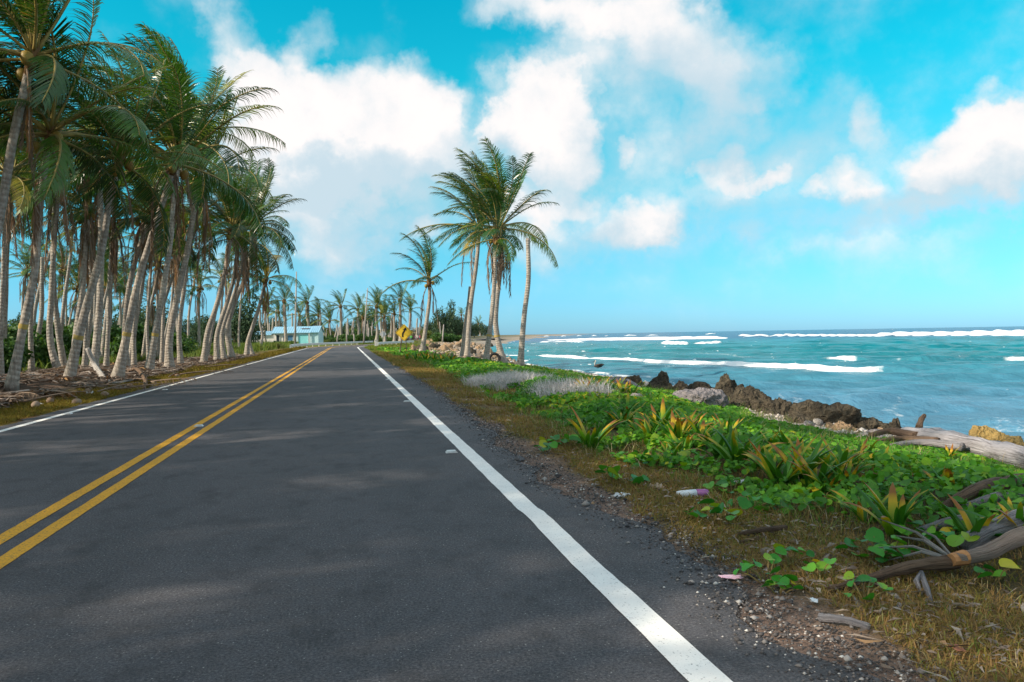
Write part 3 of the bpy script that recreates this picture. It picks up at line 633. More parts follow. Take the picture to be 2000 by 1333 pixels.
# ------------------------------------------------------------------ the rest of the grove
placed = []
def lean_palm(x, y, h, r, seed, lx=0.0, ly=0.0, **kw):
    rs = random.Random(seed); z = gz(x, y); c = rs.uniform(-.5, .5); pts = []
    for k in range(5):
        t = k/4; pts.append((x+lx*t**1.4+c*math.sin(t*math.pi)*.6+rs.gauss(0, .05)*t, y+ly*t+rs.gauss(0, .05)*t, z+h*t))
    return palm(pts, r, kw.pop('label', 'palm'), seed, **kw)
inner = []; rs = random.Random(99); tries = 0
while len(inner) < 50 and tries < 4000:
    tries += 1; y = rs.uniform(25, 96); x = -rs.uniform(9.2, 11+min(17, y*.30))
    px = PX((x, y, 0))[0]
    if px < -25 or any(math.hypot(x-a, y-b) < 1.7 for a, b in placed): continue
    placed.append((x, y)); h = rs.uniform(5.6, 8.8)
    inner.append(lean_palm(x, y, h, rs.uniform(.085, .13), 300+len(inner), rs.uniform(-.2, 1.6), rs.uniform(-.6, .6), nf=rs.randint(13, 16), nd=rs.randint(9, 14), L=rs.uniform(2.7, 3.4), nuts=3, group='slender palms inside the left grove', sides=8, flare=1.5, headless=(len(inner) % 5 in (1, 3)) and x > -23))
label_row(inner, 'slender ringed palm trunk inside the left grove, %s from the left edge')
# palms that stand left of the picture and shade the road
side = []
for k, (x, y) in enumerate([(-10.6, 20.0), (-13.2, 17.6), (-12.8, 13), (-13.4, 9.6), (-13.0, 6.4), (-12.8, 3.4), (-13.4, .5), (-13, -2.5), (-16, 10.5), (-17, 5.5), (-16.2, 1.5), (-15, 14.8), (-14.6, 7.2), (-16.8, 17), (-18.8, 13), (-18.4, 8.3), (-19, 4), (-15.2, 20.5), (-11.5, 21.8), (-18.6, 18.6)]):
    side.append(lean_palm(x, y, 7.3+1.6*((k*7) % 5)/5, .17, 500+k, .9, .2, nf=19, nd=5, L=4.3, nuts=2, group='palms beside the road left of the picture', sides=8))
for i, o in enumerate(sorted(side, key=lambda q: -q.location.y)): o['label'] = 'leaning palm outside the left edge of the picture, %s going back towards the viewer' % ordn(i)
# beyond the grove, where the road bends
FARP = [(507, 690, 605, 3.2, 1), (531, 672, 622, 3, 1), (540, 670, 605, 3, 1), (559, 676, 590, 4.2, 0), (573, 672, 612, 2.6, 1), (603, 671, 592, 4.4, 0), (668, 668, 600, 3.6, 0), (700, 668, 606, 3.6, 0), (712, 668, 622, 3, 0), (735, 670, 600, 3.8, 0), (742, 668, 612, 3, 0), (783, 671, 588, 4.4, 0),
        (645, 668, 628, 2.6, 0), (655, 668, 634, 2.4, 1), (628, 667, 606, 2.6, 1), (681, 668, 622, 2.4, 1), (690, 667, 624, 2.2, 1), (722, 668, 626, 2.4, 1), (752, 669, 620, 2.6, 0), (762, 669, 612, 2.6, 1), (770, 668, 614, 3, 0), (800, 668, 606, 3.0, 0), (812, 667, 622, 2.4, 1), (619, 668, 618, 2.6, 0), (586, 670, 618, 2.8, 0), (525, 672, 592, 3, 0), (548, 671, 612, 2.6, 0), (520, 676, 604, 3, 0), (868, 664, 634, 2.2, 0), (905, 660, 616, 2.0, 0), (888, 662, 622, 2.0, 0), (938, 658, 634, 1.7, 0)]
farp, fard = [], []
for k, (px, py, ty, rp, hd) in enumerate(FARP):
    dd = 60+95*min(1, (700-py)/28) if py > 672 else 168+7*((k*5) % 9); dd = min(dd, 230); 
    if px > 850: dd = 260+(px-850)*1.4
    b = Dp(px, py, dd); b[2] = gz(b[0], b[1]); t = Dp(px+random.uniform(-4, 4), ty, dd); L = dd/F*(40 if px < 850 else 18)
    o = palm([b, b*.66+t*.34+np.array([random.uniform(-.3, .3), 0, 0]), b*.33+t*.67, t], max(.12, rp/F*dd*.8), 'x', 700+k, nf=15, nd=0 if hd else 7, L=min(L, 5.4), nuts=0, headless=bool(hd), sides=6, group='distant palms where the road bends' if not hd else 'bare palm trunks where the road bends')
    (fard if hd else farp).append(o)
label_row(farp, 'small distant palm beyond the grove end, %s from the left'); label_row(fard, 'bare headless trunk in the distance, %s from the left')
# thin dead trunks of the far thicket
M_GREYW = plain('weathered_wood', (.42, .38, .35), (.27, .235, .21), 6, .9, .1, .4)
snags = []; rs = random.Random(5)
for k in range(70):
    px = rs.uniform(640, 870) if k % 3 else rs.uniform(495, 640); dd = rs.uniform(150, 240); b = Dp(px, 668, dd); b[2] = gz(b[0], b[1]); h = dd/F*rs.uniform(16, 42)
    if road_dist(b[0], b[1]) < 3: continue
    mb = MB(); ln = rs.uniform(-.12, .12)*h; mb.tube([(0, 0, -.2), (ln*.3, 0, h*.4), (ln, 0, h)], [.19, .15, .11], 6)
    o = mb.build('dead_trunk', M_GREYW, None, b, True); tag(o, None, 'dead tree', 'dead trunks in the far thicket'); snags.append(o)
label_row(snags, 'thin grey dead trunk in the far thicket, %s from the left')
for nm, px, py, ty, dd in (('left', 576, 668, 531, 120), ('right', 710, 669, 563, 140)):
    b = Dp(px, py, dd); b[2] = gz(b[0], b[1]); t = Dp(px+(3 if nm == 'left' else 8), ty, dd); mb = MB(); mb.tube([(0, 0, -.2), tuple((t-b)*.5), tuple(t-b)], [.17, .13, .08], 7)
    tag(mb.build('bare_pole', M_GREYW, None, b, True), 'tall thin bare pole above the blue-roofed house' if nm == 'left' else 'tall thin bare pole rising over the road bend', 'pole', 'tall bare poles')

# ------------------------------------------------------------------ shrubs and far trees
M_BUSH = leafmat('shrub_leaf', [(0, (.030, .085, .014)), (.5, (.055, .140, .020)), (.85, (.12, .20, .03)), (1, (.20, .23, .04))], .5, .35, .35, byattr=True, var=.2)
M_BUSHY = leafmat('sunlit_scrub_leaf', [(0, (.09, .13, .03)), (.5, (.16, .20, .05)), (1, (.28, .24, .09))], .6, .2, .35, byattr=True, var=.2)
M_HAZED = leafmat('hazed_tree_leaf', [(0, (.035, .07, .04)), (.5, (.06, .10, .055)), (1, (.11, .13, .08))], .7, .1, .2, byattr=True, var=.15)  # bluish haze of distance put into the leaf colour
M_DRYB = leafmat('dry_brush_leaf', [(0, (.20, .17, .13)), (.5, (.30, .26, .20)), (1, (.17, .19, .08))], .8, .1, .2, byattr=True, var=.15)
M_STEM = plain('shrub_stem', (.16, .12, .08), (.09, .07, .05), 5)
def leaf_cloud(seed, n, leaf, lobes=8, flat=.75, elong=1.6):
    """leaves on the shell of overlapping lobes, unit size, foot at z = 0"""
    r = np.random.default_rng(seed); C = r.normal(0, .42, (lobes, 3)); C[:, 2] = np.abs(C[:, 2])*flat+.30; R = r.uniform(.28, .55, lobes)
    k = r.integers(0, lobes, n); d = r.normal(0, 1, (n, 3)); d /= np.linalg.norm(d, axis=1)[:, None]
    p = C[k]+d*(R[k]*r.uniform(.55, 1.08, n))[:, None]*np.array([1, 1, flat]); p[:, 2] = np.maximum(p[:, 2], .02)
    return leaves(p, d*.6+np.array([0, 0, .5]), leaf, r, elong)
def leaves(p, up, size, r, elong=1.6, shape=4):
    """leaf-shaped faces at points p, roughly facing up"""
    n = len(p); up = up+r.normal(0, .55, (n, 3)); up /= np.linalg.norm(up, axis=1)[:, None]
    a = np.cross(up, r.normal(0, 1, (n, 3))); a /= np.linalg.norm(a, axis=1)[:, None]; b = np.cross(up, a)
    s = (size*r.uniform(.6, 1.35, n))[:, None] if np.isscalar(size) else size[:, None]
    if shape == 4: quad = [p-a*s*.5*elong, p+b*s*.5, p+a*s*.5*elong+up*s*.12, p-b*s*.5]; m = 4
    else:  # rounded leaf with a fold along the middle
        quad = [p-a*s*.5*elong, p-a*s*.15+b*s*.48+up*s*.16, p+a*s*.35*elong+b*s*.36+up*s*.12, p+a*s*.46*elong, p+a*s*.35*elong-b*s*.36+up*s*.12, p-a*s*.15-b*s*.48+up*s*.16]; m = 6
    v = np.stack(quad, 1).reshape(-1, 3); rnd = np.repeat(np.clip(r.beta(2, 3.2, n), 0, 1), m)
    i = np.arange(n)[:, None]*m
    f = i+np.arange(4)[None, :] if m == 4 else np.r_[i+np.array([[0, 1, 2, 3]]), i+np.array([[0, 3, 4, 5]])]
    return v, f, rnd
BUSH = []
for k, (mm, nl, lf) in enumerate([(M_BUSH, 2600, .085), (M_BUSH, 2600, .07), (M_BUSHY, 2200, .075), (M_BUSHY, 2200, .06), (M_HAZED, 2000, .06), (M_HAZED, 2000, .07), (M_DRYB, 2000, .06), (M_BUSH, 3200, .10)]):
    v, f, rn = leaf_cloud(40+k, nl, lf, lobes=8+k % 3, flat=.75 if k not in (4, 5) else 1.25); BUSH.append(new_mesh('foliage', v, f, mm, attrs={'rnd': rn}))
sm = MB()
for k in range(6):
    a = k*1.05; sm.tube([(0, 0, -.1), (.12*math.cos(a), .12*math.sin(a), .3), (.4*math.cos(a), .4*math.sin(a), .75)], [.03, .022, .008], 5)
STEMS = sm.mesh('stem', M_STEM, True)
def bush(x, y, w, h, kind, label, group, cat='shrub', name='shrub'):
    o = thing(name, label, cat, (x, y, gz(x, y)-.03), group, random.uniform(0, 6.28))
    link('foliage' if cat == 'shrub' else 'crown', BUSH[kind], o, (0, 0, 0 if cat == 'shrub' else h*.12), (0, 0, 0), (w/2, w/2, h/1.25)); link('stem' if cat == 'shrub' else 'trunk', STEMS, o, (0, 0, 0), (0, 0, 0), (w/2, w/2, h/1.25)); return o
rs = random.Random(12)
L1 = []
for k in range(40):   # green belt behind the grove
    y = rs.uniform(34, 130); x = -rs.uniform(19, 30)-y*.12; s = rs.uniform(3.0, 6.5); L1.append(bush(x, y, s, s*rs.uniform(.55, .85), rs.choice([0, 1, 1, 7, 2]), 'x', 'green shrubs behind the grove'))
label_row(L1, 'leafy green shrub in the belt behind the left grove, %s from the left')
L2 = []
for k in range(34):   # dim undergrowth between the trunks
    y = rs.uniform(28, 66); x = -rs.uniform(12.5, 21); s = rs.uniform(1.8, 3.6); L2.append(bush(x, y, s, s*rs.uniform(.6, .9), rs.choice([0, 1, 7, 7]), 'x', 'undergrowth between the palm trunks'))
label_row(L2, 'low dark undergrowth shrub between grove trunks, %s from the left')
L3 = []
for k in range(34):   # sunlit scrub at the end of the grove and along the bend
    y = rs.uniform(66, 150); x = -rs.uniform(8.2, 20); s = rs.uniform(.9, 2.2); L3.append(bush(x, y, s*1.3, s*.7, rs.choice([2, 2, 3, 0]), 'x', 'sunlit scrub left of the far road'))
label_row(L3, 'low yellow-green scrub on the far left verge, %s from the left')
L4 = []
for k in range(30):   # hedge across the bend
    px = 625+k*4.6; dd = 172+rs.uniform(0, 26); b = Dp(px, 672, dd)
    if road_dist(b[0], b[1]) < 1.0: b = Dp(px, 672, dd+14)
    if road_dist(b[0], b[1]) < 0.6: continue
    s = rs.uniform(2.2, 3.6); L4.append(bush(b[0], b[1], s*1.2, s*.62, rs.choice([0, 1, 7, 2]), 'x', 'hedge shrubs behind the road bend'))
label_row(L4, 'hedge shrub behind the road bend, %s from the left')
L7 = []
for k in range(34):   # dry thicket that closes the view behind the bend
    px = 628+k*6.9; dd = rs.uniform(205, 262); b = Dp(px, 668, dd)
    if road_dist(b[0], b[1]) < 3 or b[0] > berm_x(b[1])-3: continue
    s = rs.uniform(4.5, 7.5); L7.append(bush(b[0], b[1], s*1.1, s*.72, rs.choice([6, 6, 3, 4, 0]), 'x', 'dry thicket behind the road bend'))
label_row(L7, 'tall dry thicket shrub closing the view behind the bend, %s from the left')
L5 = []
for k in range(30):   # green and dry brush on the far dunes to the right
    px = rs.uniform(845, 955) if k > 6 else rs.uniform(770, 870); dd = rs.uniform(150, 260); b = Dp(px, 662, dd); s = rs.uniform(2.5, 5.0)
    if road_dist(b[0], b[1]) < 2 or b[0] > berm_x(b[1])-2: continue
    L5.append(bush(b[0], b[1], s*1.3, s*.6, rs.choice([0, 7, 2, 6, 6]), 'x', 'dune shrubs on the far shore'))
label_row(L5, 'shrub on the far dunes behind the shore palms, %s from the left')
L6 = []
for k in range(98):   # far tree belt
    px = rs.uniform(470, 960) if 18 < k < 54 else (rs.uniform(830, 960) if k < 19 else rs.uniform(-60, 500)); dd = rs.uniform(270, 420) if k < 54 else rs.uniform(95, 190); b = Dp(px, 660, dd); s = rs.uniform(6, 10)*(1 if px < 900 else .75)*(1 if k < 54 else .62)
    if b[0] > berm_x(b[1])-4: continue
    L6.append(bush(b[0], b[1], s, s*rs.uniform(.75, 1.1), rs.choice([4, 5, 5]), 'x', 'far tree belt', 'tree', 'far_tree'))
label_row(L6, 'dusky haze-toned tree in the far belt on the horizon, %s from the left')

# ------------------------------------------------------------------ house by the bend, rails, signs
M_WALL = plain('white_render', (.72, .69, .66), (.58, .55, .52), 1.2, .9, .1, .2)
M_BLUEW = plain('light_blue_paint', (.46, .68, .74), (.54, .72, .76), 1.5, .8)
M_ROOF = plain('blue_roof_sheet', (.24, .47, .62), (.30, .52, .66), .9, .6)
M_DARK = plain('dark_opening', (.03, .045, .06), (.02, .03, .04), 3, .3)
M_GLASSB = plain('blue_shutter', (.06, .16, .30), (.08, .2, .34), 3, .4)
M_RUST = plain('rusty_sheet', (.30, .13, .08), (.2, .09, .06), 3)
def build_house():
    dd = 150.0; k = dd/F; o3 = Dp(550, 672.5, dd); gz0 = gz(o3[0], o3[1])
    root = thing('house', 'long low white house with pale blue roof and blue end bay left of the bend', 'house', (o3[0], o3[1], gz0), rz=-YAW*.6)
    def u(px): return (px-550)*k
    def wall(name, x0, x1, y0, y1, h, m): mb = MB(); mb.box(((x0+x1)/2, (y0+y1)/2, h/2), (x1-x0, y1-y0, h)); return mb.build(name, m, root)
    H = 2.35
    wall('wall', u(488), u(535), .3, 6, 2.0, M_WALL); wall('wall', u(535)+.003, u(575), 0, 6, H, M_WALL)
    bay = wall('blue_bay_wall', u(575)+.003, u(607), -.15, 6, H, M_BLUEW)
    bw = u(607); gb = MB(); gb.prism([(-.15, 0), (6, 0), (6, H), (2.9, H+1.15), (-.15, H)], 'x', bw+.003, u(621)); gb.build('gable_wall', M_BLUEW, root)
    def roofq(name, x0, x1, y0, y1, z0, z1, n):
        r = None
        mb = MB(); mb.prism([(y0, z0), (y1, z1), (y1, z1+.10), (y0, z0+.10)], 'x', x0, x1); r = mb.build(name, M_ROOF, root)
        rb = MB(); 
        for i in range(n+1):
            x = x0+.04+(x1-x0-.08)*i/n; rb.prism([(y0, z0+.10), (y1, z1+.10), (y1, z1+.15), (y0, z0+.15)], 'x', x-.03, x+.03)
        rb.build('roof_ribs', M_ROOF, r)
    roofq('roof', u(531), u(607), -.55, 2.9, H-.03, H+1.20, 16); roofq('roof', u(531), u(607), 6.4, 2.9, H-.03, H+1.2, 8)
    roofq('roof', u(607)+.01, u(623), -.5, 2.9, H+.02, H+1.26, 4); roofq('roof', u(607)+.01, u(623), 6.4, 2.9, H+.02, H+1.26, 4)
    roofq('roof', u(486), u(530), -.1, 5, 2.02, 2.75, 9)
    def opening(name, px0, px1, z0, z1, y, m, frame=M_WALL):
        w = MB(); w.box((u((px0+px1)/2), y, (z0+z1)/2), (u(px1)-u(px0), .08, z1-z0)); q = w.build(name, m, root)
        fr = MB(); x0, x1 = u(px0), u(px1); fr.box(((x0+x1)/2, y-.03, z1+.04), (x1-x0+.2, .14, .08)); fr.box(((x0+x1)/2, y-.03, z0-.04), (x1-x0+.2, .16, .08))
        fr.box((x0-.05, y-.03, (z0+z1)/2), (.08, .13, z1-z0)); fr.box((x1+.05, y-.03, (z0+z1)/2), (.08, .13, z1-z0)); fr.build('frame', frame, q)
    opening('door', 540.5, 546, .12, 2.0, -.02, M_DARK); opening('window', 553.5, 556, .9, 1.9, -.02, M_GLASSB); opening('window', 562, 572, .9, 1.95, -.02, M_GLASSB)
    opening('shutter_door', 583, 601, .1, 2.0, -.17, plain('turquoise_shutter', (.22, .62, .66), (.27, .66, .7), 2, .7), M_BLUEW)
    for px in (578, 604):
        c = MB(); c.box((u(px), -.40, H/2), (.16, .16, H-.06)); c.build('porch_post', M_WALL, root)
    tp = MB(); tp.box((u(594), 1.6, H+.88), (1.6, .9, .06)); tp.build('rusty_roof_patch', M_RUST, root, rot=(.0, 0, 0))
build_house()
M_RAIL = plain('white_rail_paint', (.74, .74, .72), (.55, .55, .53), 5, .6); M_CONC = plain('pale_concrete', (.62, .60, .57), (.46, .44, .42), 4, .9, .1, .3)
def guardrail(s0, s1, off, label, n):
    pts = [Vector((*road_pt(s0+(s1-s0)*i/n, off), 0)) for i in range(n+1)]; root = thing('guard_rail', label, 'guard rail', (pts[0].x, pts[0].y, gz(pts[0].x, pts[0].y)), 'white guard rails at the bend'); b = pts[0]
    for i, p in enumerate(pts):
        m = MB(); m.box((p.x-b.x, p.y-b.y, .26), (.14, .14, .62)); m.build('post', M_RAIL, root)
    for z in (.36, .52):
        m = MB(); m.tube([p-b+Vector((.10, 0, z)) for p in pts], .10, 6); m.build('rail', M_RAIL, root)
guardrail(96, 150, -6.6, 'white guard rail on the left verge in front of the house', 16)
guardrail(112, 140, 3.4, 'white bridge rail on the right side of the bend', 9)
p = road_pt(110.5, 3.3); m = MB(); m.box((0, 0, .38), (.35, .9, .95)); m.box((0, 0, .90), (.45, 1.0, .10)); tag(m.build('bridge_end_block', M_CONC, None, (p[0], p[1], gz(*p))), 'white concrete block at the start of the right bridge rail', 'bridge parapet')

M_YEL = plain('yellow_sign_face', (.84, .56, .04), (.74, .47, .05), 3, .5); M_BLK = plain('black_sign_print', (.015, .014, .012), (.025, .02, .018), 5, .6)
M_SBACK = plain('bare_sign_back', (.52, .52, .52), (.40, .40, .40), 4, .45); M_WPOST = plain('wooden_sign_post', (.24, .17, .11), (.14, .10, .07), 6)
def build_sign():
    b = on(790, 691, -.2); dd = depth_of(b); k = dd/F; root = thing('curve_sign', 'yellow diamond sign with black right-curve arrow on wooden posts', 'road sign', tuple(b), rz=-YAW*.7)
    zc = (691-650)*k; R = 17*k
    pl = MB(); c = .16*R; pts = []
    for q in range(4):
        a = math.pi/2*q; ca, sa = math.cos(a), math.sin(a)
        for (x, y) in ((R-c, -c), (R-c*.35, -c*.4), (R-c*.35, c*.4), (R-c, c)): pts.append((x*ca-y*sa, x*sa+y*ca+zc))
    pl.prism(pts, 'y', -.02, .02); plate = pl.build('sign_plate', M_YEL, root)
    # arrow: bent shaft and head, printed on the plate
    cen = [(-.16, -.52), (-.17, -.30), (-.14, -.10), (-.05, .06), (.04, .16), (.06, .26), (.08, .34)]
    w = .10; L_, R_ = [], []
    for i, (x, y) in enumerate(cen):
        x0, y0 = cen[max(0, i-1)]; x1, y1 = cen[min(len(cen)-1, i+1)]; l = math.hypot(x1-x0, y1-y0); nx, ny = -(y1-y0)/l, (x1-x0)/l
        L_.append(((x+nx*w)*R, (y+ny*w)*R+zc)); R_.append(((x-nx*w)*R, (y-ny*w)*R+zc))
    ar = MB()
    for i in range(len(cen)-1): ar.prism([L_[i], R_[i], R_[i+1], L_[i+1]], 'y', -.027, -.0215)
    ar.prism([((-.15)*R, .30*R+zc), (.33*R, .22*R+zc), (.20*R, .62*R+zc)], 'y', -.0275, -.0215)
    ar.build('arrow', M_BLK, plate)
    edge = MB()
    q = [(x*.93, (y-zc)*.93+zc) for x, y in pts]; q2 = [(x*.89, (y-zc)*.89+zc) for x, y in pts]; n = len(q)
    for i in range(n): edge.prism([q[i], q[(i+1) % n], q2[(i+1) % n], q2[i]], 'y', -.026, -.0212)
    edge.build('border', M_BLK, plate)
    for (x0, x1, w_, y_) in ((-.42, -.10, .055, .09), (.20, .07, .04, .09)):
        m = MB(); m.tube([(x0, y_, -.3), ((x0+x1)/2, y_, zc*.5), (x1, y_, zc+R*.5)], w_, 6); m.build('post', M_WPOST, root)
build_sign()
def build_sign_back():
    b = on(748, 671, -.1); p = Dp(748, 653, 128); g = gz(p[0], p[1]); root = thing('diamond_sign', 'small grey back of a diamond sign beyond the yellow sign', 'road sign', (p[0], p[1], g)); R = .58; zc = p[2]-g
    m = MB(); m.prism([(R, zc), (0, zc+R), (-R, zc), (0, zc-R)], 'y', -.015, .015); m.build('sign_plate', M_SBACK, root)
    m = MB(); m.tube([(0, -.05, -.2), (0, -.05, zc+.4)], .04, 6); m.build('post', M_SBACK, root)
build_sign_back()
# flat reflective road studs
M_STUD = plain('white_stud', (.72, .73, .72), (.5, .5, .5), 20, .4)
sm = MB(); sm.prism([(-.065, 0), (.065, 0), (.045, .022), (-.045, .022)], 'y', -.055, .055); SM = sm.mesh('road_stud', M_STUD)
for px, py, lab in ((882, 884, 'nearest road stud beside the right white line'), (795, 785, 'second road stud beside the right white line'), (757.5, 742, 'third road stud beside the right white line'), (735, 717, 'farthest road stud beside the right white line'),
                    (133, 809, 'near road stud beside the left white line'), (322, 762, 'far road stud beside the left white line'), (388, 833, 'road stud between the two yellow lines')):
    p = G(px, py, .004); tag(link('road_stud', SM, None, (p[0], p[1], .003)), lab, 'road stud', 'road studs')

# ------------------------------------------------------------------ people at the far end of the beach
M_SKIN = plain('skin', (.30, .17, .11), (.26, .14, .09), 5, .6)
def person(px, py, dd, shirt, trousers, label, seed):
    rs = random.Random(seed); b = Dp(px, py, dd); b[2] = gz(b[0], b[1]); root = thing('person', label, 'person', tuple(b), 'people standing on the far shore', rs.uniform(0, 6.28))
    J = {'hip': (0, 0, .95), 'chest': (0, .01, 1.30), 'neck': (0, 0, 1.46), 'head': (0, -.02, 1.58), 'top': (0, -.01, 1.72),
         'ls': (.19, 0, 1.40), 'le': (.27, .03, 1.12), 'lh': (.26, -.10, .88), 'rs': (-.19, 0, 1.40), 're': (-.28, .02, 1.12), 'rh': (-.25, -.12, .90),
         'lk': (.11, -.02, .50), 'la': (.12, .02, .08), 'lt': (.13, -.14, .03), 'rk': (-.11, -.03, .50), 'ra': (-.13, .03, .08), 'rt': (-.14, -.13, .03)}
    R = {'hip': .15, 'chest': .165, 'neck': .06, 'head': .10, 'top': .075, 'ls': .07, 'le': .05, 'lh': .035, 'rs': .07, 're': .05, 'rh': .035, 'lk': .065, 'la': .045, 'lt': .035, 'rk': .065, 'ra': .045, 'rt': .035}
    E_ = [('hip', 'chest'), ('chest', 'neck'), ('neck', 'head'), ('head', 'top'), ('chest', 'ls'), ('ls', 'le'), ('le', 'lh'), ('chest', 'rs'), ('rs', 're'), ('re', 'rh'), ('hip', 'lk'), ('lk', 'la'), ('la', 'lt'), ('hip', 'rk'), ('rk', 'ra'), ('ra', 'rt')]
    names = list(J); me = bpy.data.meshes.new('body'); me.from_pydata([J[n] for n in names], [(names.index(a), names.index(c)) for a, c in E_], [])
    m, b_, p_, o_ = mat('person_colours'); z = b_.new('ShaderNodeSeparateXYZ'); b_.put(z.inputs[0], objc(b_)); zz = z.outputs[2]
    c = b_.mix(b_.rng(zz, .42, .44), (.26, .15, .10, 1), (*trousers, 1)); c = b_.mix(b_.rng(zz, .92, .94), c, (*shirt, 1)); c = b_.mix(b_.rng(zz, 1.44, 1.46), c, (.27, .16, .10, 1)); c = b_.mix(b_.rng(zz, 1.63, 1.66), c, (.02, .015, .012, 1))
    b_.put(p_.inputs['Base Color'], c); me.materials.append(m)
    o = link('body', me, root); md = o.modifiers.new('skin', 'SKIN'); 
    if not me.skin_vertices: 
        bm = bmesh.new(); bm.from_mesh(me); bm.verts.layers.skin.verify(); bm.to_mesh(me); bm.free()
    for i, n in enumerate(names):
        sv = me.skin_vertices[0].data[i]; sv.radius = (R[n], R[n]*.8); sv.use_root = (n == 'hip')
    sb = o.modifiers.new('smooth', 'SUBSURF'); sb.levels = 1; sb.render_levels = 1
for k, (px, sh, tr, lab) in enumerate([(797.5, (.10, .16, .30), (.08, .08, .10), 'person in dark blue shirt, leftmost of the far group'), (803.5, (.15, .55, .12), (.10, .12, .20), 'person in bright green shirt beside the yellow sign'), (810.5, (.55, .20, .28), (.12, .10, .10), 'person in pink shirt in the middle of the far group'), (815.5, (.60, .56, .52), (.30, .10, .12), 'person in pale shirt and red shorts on the far shore'), (820, (.45, .12, .16), (.10, .12, .18), 'person in red shirt, rightmost of the far group')]):
    person(px, 669, 172+k*2.5, sh, tr, lab, 60+k)

# ------------------------------------------------------------------ shore rocks
def rock_mat(name, a, c, d, pit=.75):
    m, b, p, o = mat(name); g = objc(b)
    n = b.noise(g, 3.5, 8, .68).outputs['Fac']; n2 = b.noise(g, 16, 5, .7).outputs['Fac']
    vo = b.new('ShaderNodeTexVoronoi'); vo.inputs['Scale'].default_value = 11; b.put(vo.inputs['Vector'], b.vec('ADD', g, b.vec('SCALE', b.noise(g, 5, 3).outputs['Color'], .25)))
    cc = b.mix(b.rng(n, .35, .65), (*a, 1), (*c, 1)); cc = b.mix(b.rng(n2, .52, .72, 0, .8), cc, (*d, 1)); cc = b.mix(b.rng(vo.outputs['Distance'], .05, .32, pit, 0), cc, (.03, .024, .018, 1))
    b.put(p.inputs['Base Color'], cc); p.inputs['Roughness'].default_value = .92; p.inputs['Specular IOR Level'].default_value = .15
    bump(b, p, b.math('ADD', b.math('ADD', n, n2), b.math('MULTIPLY', vo.outputs['Distance'], 1.2)), 1.0, .10); return m
M_ROCK = rock_mat('dark_coral_rock', (.062, .052, .040), (.128, .106, .074), (.21, .175, .12)); M_ROCKY = rock_mat('yellow_limestone', (.50, .35, .13), (.42, .28, .10), (.62, .47, .22), .35)
M_ROCKT = rock_mat('tan_rock', (.46, .31, .19), (.38, .26, .16), (.58, .44, .30), .3); M_ROCKG = rock_mat('grey_slab_stone', (.34, .31, .32), (.24, .22, .23), (.46, .43, .43), .25)
def rock_mesh(seed, w, d, h, m, peak=0.0, rough=.42, sub=4, lean=0.0, flat=0.0):
    bm = bmesh.new(); bmesh.ops.create_icosphere(bm, subdivisions=sub, radius=1.0); off = Vector((seed*7.3, seed*3.1, seed*1.7))
    for v in bm.verts:
        q = v.co.copy(); n = mn.fractal(q*1.25+off, .9, 2.1, 4)*rough + mn.ridged_multi_fractal(q*2.6+off, .8, 2.2, 4, 1.0, 2.0)*rough*.16 - rough*.12 + mn.noise(q*7+off)*.085 + mn.noise(q*15+off)*.04
        q = q*(1+n); z = q.z
        if peak: s = 1-peak*max(0, z)*.75; q.x *= s; q.y *= s
        if flat and z > 0: q.z = z*(1-flat*.5)
        v.co = Vector((q.x*w/2+lean*max(0, q.z)*w/2, q.y*d/2, q.z*h*.62))
    zt = max(v.co.z for v in bm.verts); k = h/zt
    for v in bm.verts: v.co.z *= k
    for v in bm.verts: v.co.z = max(v.co.z, -.35*h-.1)
    me = bpy.data.meshes.new('rock'); bm.to_mesh(me); bm.free(); me.materials.append(m); me.polygons.foreach_set('use_smooth', np.ones(len(me.polygons), bool)); return me
def rock(px0, px1, pt, pb, label, seed, m=M_ROCK, cat='rock', group='dark rocks along the shore', name='shore_rock', z=-.55, dep=.8, far=None, **kw):
    b = on((px0+px1)/2, pb, z) if far is None else Dp((px0+px1)/2, pb, far); dd = depth_of(b); w = (px1-px0)/F*dd; w *= 1.05; h = 1.06*(pb-pt)/F*dd
    if far is not None: b[2] = gz(b[0], b[1])
    me = rock_mesh(seed, w, w*dep, h, m, sub=5, **kw); o = link(name, me, None, (b[0], b[1], b[2]-.03), (0, 0, -YAW-.15)); tag(o, label, cat, group); return o
rock(1263, 1319, 724, 764, 'rounded dark boulder standing alone, leftmost of the shore rocks', 1, rough=.36)
rock(1312, 1350, 742, 768, 'small dark rock leaning against the rounded boulder', 2)
rock(1342, 1404, 744, 770, 'low flat-topped dark rock left of the peak', 3, flat=.5)
rock(1392, 1462, 729, 786, 'dark rock rising to a sharp peak', 4, peak=.42, rough=.5)
rock(1425, 1503, 752, 797, 'lumpy brown shoulder rock sloping down right of the peak', 5, peak=.3)
rock(1485, 1548, 775, 809, 'pointed dark rock between the shoulder rock and the widest rock', 6, peak=.2)
rock(1538, 1662, 781, 828, 'widest dark pitted rock above the sand', 7, rough=.5, dep=.55, flat=.3)
rock(1655, 1726, 812, 838, 'low dark rock beside the tan stone', 8, flat=.4)
rock(1728, 1768, 813, 844, 'small horned dark rock beside the big log', 9, peak=.6, rough=.6)
rock(1882, 1995, 830, 880, 'sunlit yellow rock behind the big driftwood log', 10, M_ROCKY, peak=.25)
rock(1622, 1668, 820, 842, 'tan block of stone on the sand', 11, M_ROCKT, group='pale stones on the sand', name='stone', flat=.3)
rock(1318, 1410, 756, 790, 'grey cracked slab in front of the peaked rock', 12, M_ROCKG, group='pale stones on the sand', name='stone_slab', rough=.3, flat=.4)
rock(1212, 1258, 732, 756, 'brown rock at the left end of the shore rocks', 13)
